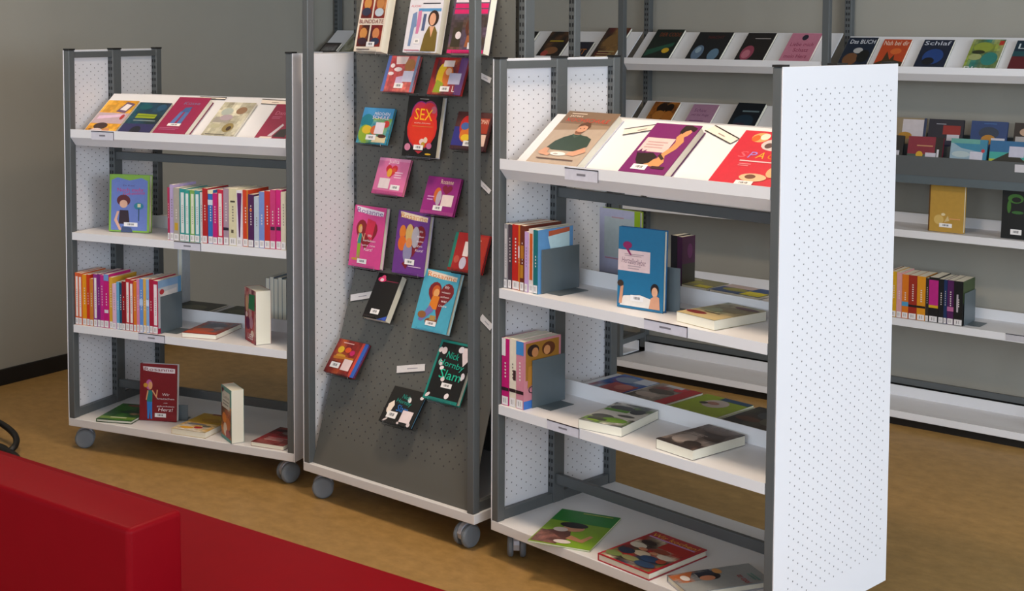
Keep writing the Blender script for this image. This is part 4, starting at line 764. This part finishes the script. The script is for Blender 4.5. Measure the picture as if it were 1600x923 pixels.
book('hardback', fm(MA, (.172, .52, S3 + .0006), (0, -1, 0), (0, 0, 1)), .05, .232, .022, '#C4CCD6', [], 'pale hardback standing on edge at the far side of left cart', 'book', 'books on the far side of the left cart', hard=True)

# ------------------------------------------------------------------ wall shelving
POSTS = [-5.435, -4.375, -3.376, -2.367, -1.36, -.355]
FB, BB = 5.322, 5.545
unit = thing('wall_shelving', RM(0, 0, 0), 'grey post wall shelving with white shelves along the back wall', 'shelving')
for a in POSTS:
    p = MB().box(a - .017, a + .014, FB - .005, FB + .024, .033, 2.3).build('front_post', 'steel', unit, bevel=.002)
    p = MB().box(a - .017, a + .014, BB, BB + .035, .05, 2.3).build('back_post', 'steel', unit, bevel=.002)
    slots(p, a - .015, BB - .0006, .2, 2.25)
    MB().box(a - .013, a + .010, FB + .024, BB, .10, .125).build('end_rail', 'steel', unit)
    MB().box(a - .014, a + .011, FB - .09, BB + .03, .0, .033).build('foot', 'black', unit)
def wtray(z, i, thick=.03, lip=.042):
    a0, a1 = POSTS[i] + .016, POSTS[i + 1] - .019
    pr = [(FB, z), (BB - .008, z), (BB - .008, z + lip), (BB - .004, z + lip), (BB - .004, z - .003), (FB + .004, z - .003), (FB + .004, z - thick + .002), (FB, z - thick)]
    return MB().prism(pr, a0, a1).build('shelf', 'white', unit)
def wdisp(z, i):
    a0, a1 = POSTS[i] + .016, POSTS[i + 1] - .019
    pr = [(0, z), (.004, z), (.006, z - .022), (.040, z - .030), (.214, z + .100 + .018), (.218, z + .118), (.218, z + .112), (.044, z - .034), (.032, z - .058), (.028, z - .058), (.0, z - .028)]
    return MB().prism([(FB + y, zz) for y, zz in pr], a0, a1).build('display_shelf', 'white', unit)
def wbase(i):
    a0, a1 = POSTS[i] + .016, POSTS[i + 1] - .019
    F2 = FB - .11
    pr = [(F2, .064), (F2 + .1, .048), (BB - .008, .036), (BB - .008, .080), (BB - .004, .080), (BB - .004, .033), (F2 + .004, .034), (F2, .036)]
    return MB().prism(pr, a0, a1).build('base_shelf', 'white', unit)
WD = [1.452, 1.455, 1.455, 1.442, 1.442]
for i in range(5):
    wdisp(WD[i], i)
    if i < 3: wdisp(1.128, i)
    wtray(.78, i); wtray(.415, i); wbase(i)
    MB().box(POSTS[i] + .016, POSTS[i + 1] - .019, FB - .085, BB, 0, .033).build('plinth', 'black', unit)
    MB().box(POSTS[i] + .016, POSTS[i + 1] - .019, BB + .006, BB + .02, .085, .11).build('cross_bar', 'steel', unit)
# steel tray for audiobooks in the right bays
for i in (3, 4):
    a0, a1 = POSTS[i] + .016, POSTS[i + 1] - .019
    tr = MB().box(a0, a1, FB, FB + .003, 1.008, 1.083).box(a0, a1, FB, BB, 1.005, 1.008).box(a0, a1, BB - .004, BB, 1.008, 1.16).box(a0, a1, FB + .10, FB + .103, 1.008, 1.12).build('media_tray', 'steel', unit)
    MB().box(a0, a1, FB + .002, FB + .04, .972, 1.005).build('tray_rail', 'plate', unit)
    MB().box(a1 - .40 if i == 4 else -1.585, a1 - .28 if i == 4 else -1.45, FB - .0012, FB, 1.045, 1.075, '#C8C6CC').build('shelf_label', 'print', tr)
sl = [o for o in unit.children if o.name.startswith('shelf')]
for bay, z, a in ((3, .415, -1.60), (2, .415, -2.7), (3, 1.44, -1.5)):
    MB().box(a, a + .12, FB - .0012, FB, z - .027, z, '#B8B6BC').box(a, a + .12, FB - .002, FB - .0012, z - .003, z, '#2A2830').build('shelf_label', 'print', sl[0])
GW = 'books on the top slope of the wall shelving'; GW2 = 'books on the lower slope of the wall shelving'
def wbook(a, w, h, cov, art, label, lvl=0, bay=2, t=.012, s=.006, **kw):
    z = WD[bay] if lvl == 0 else 1.128
    sd = Vector((0, .7615, .6482)); nd = Vector((0, -.6482, .7615))
    o = Vector((a, FB + .040, z - .030)) + sd * s + nd * .0012
    return book('paperback', fm(R0, o, (1, 0, 0), sd), w, h, t, cov, art, label, 'book', GW if lvl == 0 else GW2, hard=False, **kw)
wbook(-3.905, .135, .205, '#1A120C', [ph(0, 0, 1, 1, ['#1A120C', '#5A3A20', '#2A1A10', '#0E0A08'], 29), ('e', .5, .3, .3, .14, '#7A5030'), ('e', .3, .2, .15, .1, '#A04038'), ('l', .2, .8, .6, .7, 1, '#A89020')], 'dark paperback seen left of the display stand back post, wall shelf', bay=1)
wbook(-4.12, .135, .205, '#14100E', [('e', .5, .5, .3, .2, '#2A2420')], 'black paperback showing just right of the display stand, wall shelf', bay=1)
wbook(-3.70, .085, .13, '#1A1828', [('t', 'HIT', .1, .8, .3, .6, '#B87020')], 'small dark paperback with orange lettering on wall shelf', bay=1)
wbook(-3.585, .130, .235, '#3A2014', [ph(0, 0, 1, 1, ['#3A2014', '#7A5A30', '#5A1418', '#241410'], 28), ('e', .5, .6, .3, .2, '#7A5A30'), ('e', .4, .2, .3, .1, '#5A1418'), ('l', .2, .9, .08, .3, 3, '#A89868')], 'tall brown paperback beside the post on wall shelf', bay=1)
wbook(-5.41, .125, .10, '#2A2622', [ph(.08, .08, .92, .9, ['#6A6864', '#8A8684', '#4A3A38'], 33, 8, 6)], 'small dark-edged paperback in the corner of the wall shelf', bay=0)
wbook(-5.255, .13, .19, '#9A9888', [ph(0, .0, 1, 1, ['#9A9888', '#6A6850', '#4A4A30', '#8A8870'], 34)], 'olive grey paperback on the wall shelf seen past the stand', bay=0)
wbook(-3.303, .147, .225, '#0C1A14', [('t', 'DER CODE', .2, .95, .78, .90, '#7A3818'), ('p', [(.05, .15), (.9, .48), (.9, .6), (.05, .35)], '#1A4A38'), ('e', .72, .34, .13, .08, '#C8A020'), ('b', .34, .02, .64, .09)], 'black and green paperback with a yellow dot on top wall shelf')
wbook(-3.070, .174, .208, '#0A0D12', [('t', 'NACHT', .34, .8, .78, .88, '#5A1A18'), ('e', .26, .32, .16, .24, '#5A7088'), ('e', .74, .26, .15, .2, '#5A7890'), ('e', .25, .4, .08, .1, '#8AA0B0')], 'black paperback with two pale blue faces on top wall shelf')
wbook(-2.822, .138, .205, '#100A0C', [('e', .32, .34, .22, .24, '#8A3A50'), ('e', .30, .3, .14, .14, '#B06878'), ('l', .35, .9, .78, .84, 1, '#A8A0A0'), ('r', 0, 0, 1, .06, '#6A1830')], 'black paperback with a reddish face on top wall shelf')
wbook(-2.608, .140, .205, '#C07890', [('e', .5, .86, .1, .09, '#1E1C30'), ('t', 'Liebe mich', .12, .88, .58, .70, '#8A2A50'), ('t', 'Schatz', .3, .8, .40, .52, '#8A2A50'), ('t', 'mein Herz', .1, .85, .2, .32, '#8A2A50'), ('b', .3, .02, .6, .08)], 'pink paperback beside the post on top wall shelf')
wbook(-2.342, .128, .200, '#0E1C30', [('t', 'Das BUCH', .1, .95, .80, .93, '#D8DCE4'), ('e', .5, .58, .16, .09, '#A8A8A8'), ('e', .35, .3, .25, .2, '#6A4428'), ('e', .75, .4, .2, .2, '#080C0C'), ('b', .3, .02, .65, .09)], 'dark blue paperback with white title, left of the orange one on wall shelf', bay=3)
wbook(-2.185, .118, .190, '#B04018', [('t', 'Nah bei dir', .06, .95, .80, .95, '#E0D0C0'), ('p', [(0, 0), (1, 0), (1, .25), (.65, .32), (.6, .5), (.5, .32), (.3, .6), (.25, .3), (0, .2)], '#3A2A14'), ('e', .6, .6, .2, .1, '#C86028')], 'orange paperback with dark silhouettes on top wall shelf', bay=3)
wbook(-2.014, .124, .190, '#0C1830', [('t', 'Schlaf', .06, .92, .82, .95, '#C8CCD8'), ('e', .5, .45, .34, .25, '#163A78'), ('e', .4, .3, .2, .12, '#0A0C18'), ('b', .34, .02, .62, .08), ('r', .84, .0, .96, .07, '#A02028')], 'navy paperback with pale title right of the orange one, wall shelf', bay=3)
wbook(-1.815, .128, .195, '#4A6A50', [ph(0, 0, 1, 1, ['#4A6A50', '#8A9838', '#2A7870', '#5A7040', '#9AA068'], 30), ('e', .4, .75, .3, .16, '#8A9838'), ('e', .25, .45, .2, .1, '#9AA068'), ('e', .7, .4, .25, .2, '#2A7870'), ('e', .3, .6, .2, .06, '#2A3018'), ('r', .84, .82, .98, .95, '#B03020'), ('t', 'Blau', .04, .7, .04, .16, '#D8D8D8')], 'green landscape paperback on the right of top wall shelf', bay=3)
wbook(-1.642, .128, .190, '#0E2A3A', [('t', 'Leo', .1, .8, .74, .9, '#C8D4D8'), ('r', 0, .1, 1, .5, '#5A1820'), ('r', 0, .5, 1, .66, '#184850')], 'dark teal paperback at the right edge of top wall shelf', bay=3)
wbook(-3.302, .135, .205, '#6A3A10', [ph(0, 0, 1, 1, ['#6A3A10', '#A86A28', '#2A1408', '#8A5018'], 31), ('e', .4, .8, .2, .16, '#1E1008'), ('e', .7, .8, .15, .15, '#1A0E06'), ('e', .4, .55, .22, .16, '#A86A28'), ('e', .75, .55, .18, .16, '#A06020')], 'brown paperback on the lower slope of the wall shelving', 1)
wbook(-3.092, .130, .205, '#A8809C', [('t', 'Schau', .15, .6, .76, .86, '#6A3A68'), ('t', 'mir ins Auge', .12, .8, .60, .70, '#6A3A68'), ('l', .15, .7, .3, .5, 3, '#7A4A78')], 'mauve paperback on the lower slope of the wall shelving', 1, s=.0)
wbook(-2.868, .136, .215, '#101820', [('l', .3, .9, .70, .8, 1, '#6A8088'), ('e', .5, .45, .35, .2, '#1A3040'), ('e', .4, .3, .25, .1, '#3A2838')], 'black paperback on the lower slope of the wall shelving', 1, t=.018)
# audiobooks in the tray
def wcd(a, b, z, cov, art, label, w=.143):
    book('audiobook_case', fm(R0, (a, b, z), (1, 0, 0), (0, .26, .966)), w, .125, .010, cov, art, label, 'audiobook', 'audiobooks in the wall shelf tray', hard=True, edge='#4A5A68', spine='#3A4A5A')
wcd(-2.13, FB + .135, 1.102, '#8A7A60', [('r', .3, .3, .92, .95, '#C0B8BC'), ('e', .4, .4, .2, .12, '#A87820'), ('r', .92, 0, 1, 1, '#1E3050')], 'tan audiobook case at the left of the back row in wall tray')
wcd(-1.978, FB + .135, 1.102, '#0E1428', [('r', .42, .50, .92, .80, '#8A2020'), ('l', .22, .5, .82, .86, 1, '#B0B4C0'), ('r', .55, .28, .9, .5, '#C0BCC4'), ('r', 0, 0, 1, .3, '#14224A')], 'navy audiobook case with a red patch in wall tray')
wcd(-1.805, FB + .135, 1.102, '#123A70', [('e', .5, .62, .28, .2, '#1A3048'), ('e', .5, .40, .2, .16, '#B07820'), ('r', .58, .30, .95, .46, '#C8C8D4'), ('l', .35, .7, .9, .94, 1, '#3A70A8')], 'blue audiobook case with an orange shape in wall tray')
wcd(-1.636, FB + .135, 1.102, '#1A1216', [('r', .05, .2, .5, .55, '#A8A4A4'), ('e', .3, .7, .15, .12, '#B89880')], 'black audiobook case at the right of the back row in wall tray')
wcd(-2.19, FB + .045, 1.034, '#0C1014', [('r', .3, .2, .9, .5, '#B8B6C0'), ('e', .5, .75, .2, .12, '#1E3A30')], 'black audiobook case at the left of the front row in wall tray')
wcd(-2.028, FB + .045, 1.034, '#7A1A30', [('r', .78, 0, 1, 1, '#0C0E10'), ('r', 0, 0, .78, .42, '#3A5048'), ('e', .35, .4, .1, .12, '#C89A20'), ('l', .26, .72, .66, .74, 1, '#B88A60'), ('r', .52, .25, .82, .48, '#C4C0CC'), ('r', .84, .25, .9, .6, '#C8C8D0')], 'dark red audiobook case with a black edge in wall tray')
wcd(-1.854, FB + .045, 1.034, '#2A7A98', [('p', [(0, 0), (1, .0), (.8, .6), (.3, .7), (0, .9)], '#8AA4B4'), ('e', .3, .5, .25, .1, '#A8B8BC'), ('r', .55, .26, .9, .60, '#C4C2D0'), ('e', .9, .64, .05, .06, '#B02838'), ('r', 0, .85, .8, 1, '#5A9890')], 'pale blue audiobook case with a white patch in wall tray')
wcd(-1.700, FB + .045, 1.034, '#0E5C8C', [('r', 0, .42, 1, .64, '#2A9890'), ('r', 0, .3, 1, .42, '#A8B028'), ('p', [(0, 0), (1, 0), (1, .34), (.6, .7), (.3, .5), (0, .3)], '#0C1410'), ('r', .52, .5, .92, .84, '#B8B8CC')], 'blue and black landscape audiobook case in wall tray')
# books standing in the right bay
def wstand(a, w, h, t, cov, art, label, **kw):
    book('hardback', fm(R0, (a, FB + .07 - t, .7806), (1, 0, 0), (0, .06, 1)), w, h, t, cov, art, label, 'book', 'books standing face out on wall shelf', hard=True, **kw)
wstand(-1.928, .142, .195, .020, '#B08A3A', [('e', .3, .25, .14, .1, '#C8A860'), ('e', .42, .36, .06, .03, '#D8C8A0'), ('p', [(.45, .2), (.6, .24), (.55, .34)], '#C8B080'), ('l', .6, .9, .26, .3, 1, '#D8986A'), ('b', .32, .1, .68, .18), ('r', 0, 0, .04, 1, '#5A3A14')], 'gold hardback standing face out on the wall shelf', spine='#5A3A10')
wstand(-1.640, .150, .205, .020, '#0A0C0C', [('e', .34, .76, .2, .09, '#3A6A28'), ('e', .36, .74, .12, .05, '#0A0C0C'), ('e', .18, .6, .05, .12, '#3A6A28'), ('e', .4, .5, .15, .03, '#30602A'), ('b', .24, .08, .52, .18)], 'black hardback with a green curl standing on the wall shelf')
row(R0, -2.075, -1.772, .4156, FB + .010, [
    (12, .19, '#5A3048', None, 'thin plum paperback'), (27, .188, '#C89A18', None, 'yellow paperback'), (26, .186, '#CC9494', None, 'dusty pink paperback'), (33, .180, '#CC7018', None, 'orange paperback', [('r', 0, .28, 1, .38, '#4A90B8')]), (42, .180, '#942818', None, 'brick red paperback', [('r', 0, .28, 1, .33, '#1A1414')]),
    (42, .180, '#D08A18', None, 'golden paperback', [('r', 0, .28, 1, .33, '#1A1414')]), (16, .176, '#2A2420', None, 'thin dark paperback'), (46, .182, '#121012', None, 'black and magenta paperback', [('r', 0, .38, 1, .94, '#B0207A'), ('r', 0, .32, 1, .38, '#C8A018')]), (26, .178, '#101014', None, 'black paperback'), (16, .178, '#142C58', None, 'dark blue paperback'), (32, .178, '#4A1450', None, 'violet paperback', [('r', 0, .3, 1, .4, '#B06090')]), (44, .178, '#0E0E10', None, 'black paperback beside bookend', [('r', .3, .3, .5, .7, '#A8A0A8')], [('r', 0, .5, 1, 1, '#3A4A28'), ('r', 0, 0, 1, .5, '#101010')])],
    'wall shelf row', 'books in the wall shelf row', .14)
bookend(R0, -1.770, FB + .02, FB + .15, .4158, .13, 'grey steel bookend at the end of the wall shelf row')

# ------------------------------------------------------------------ red sofa
sofa = thing('sofa', RM(-2.1, 1.6, 0, .035), 'red leatherette sofa in the foreground, its low backrest towards the camera', 'sofa')
def sb(name, x0, x1, y0, y1, z0, z1, bev, seg=5):
    return MB().box(x0, x1, y0, y1, z0, z1).build(name, 'sofa', sofa, bevel=bev, seg=seg)
sb('seat', -2.6, 1.0, -.062, .507, .10, .42, .012)
sb('backrest', -2.6, .050, -.070, .064, .405, .652, .012)
sb('back_panel', -2.6, .046, -.080, -.061, .10, .415, .006)
for a in (-2.5, .9):
    for b in (0, .42): MB().lathe([(.02, 0), (.025, .10)], 'z', (a, b, 0), 16).build('leg', 'black', sofa)

# ------------------------------------------------------------------ black bag on the floor behind the sofa
bag = thing('shoulder_bag', RM(-4.72, 2.78, 0), 'black shoulder bag with a looped strap on the floor behind the sofa', 'bag')
body = MB().box(-.30, .02, -.10, .08, .0, .16).build('bag_body', 'black', bag, bevel=.04, seg=5)
loop = [(-.05, .04, .12), (.06, .08, .075), (.16, .08, .06), (.25, .06, .045), (.305, .02, .03), (.295, -.01, .014), (.22, .02, .010), (.05, -.02, .02), (-.05, -.04, .10)]
def smoothpts(p, n=5):
    out = []
    for i in range(len(p) - 1):
        p0, p1, p2, p3 = [Vector(p[min(max(j, 0), len(p) - 1)]) for j in (i - 1, i, i + 1, i + 2)]
        for k in range(n):
            t = k / n; out.append(.5 * ((2 * p1) + (p2 - p0) * t + (2 * p0 - 5 * p1 + 4 * p2 - p3) * t * t + (3 * p1 - p0 - 3 * p2 + p3) * t ** 3))
    return out + [Vector(p[-1])]
MB().tube(smoothpts(loop), .012, 10).build('strap', 'black', bag, smooth=True)
MB().tube(smoothpts([(.20, .0, .015), (.33, -.01, .012), (.44, -.05, .014), (.50, -.075, .014)]), [.016] * 10 + [.013] * 4 + [.008] * 2, 10).build('strap_end', 'black', bag, smooth=True)
MB().lathe([(.009, 0), (.012, .004), (.012, .02), (.008, .024)], 'z', (.505, -.08, 0), 14).build('buckle', 'fork', bag)
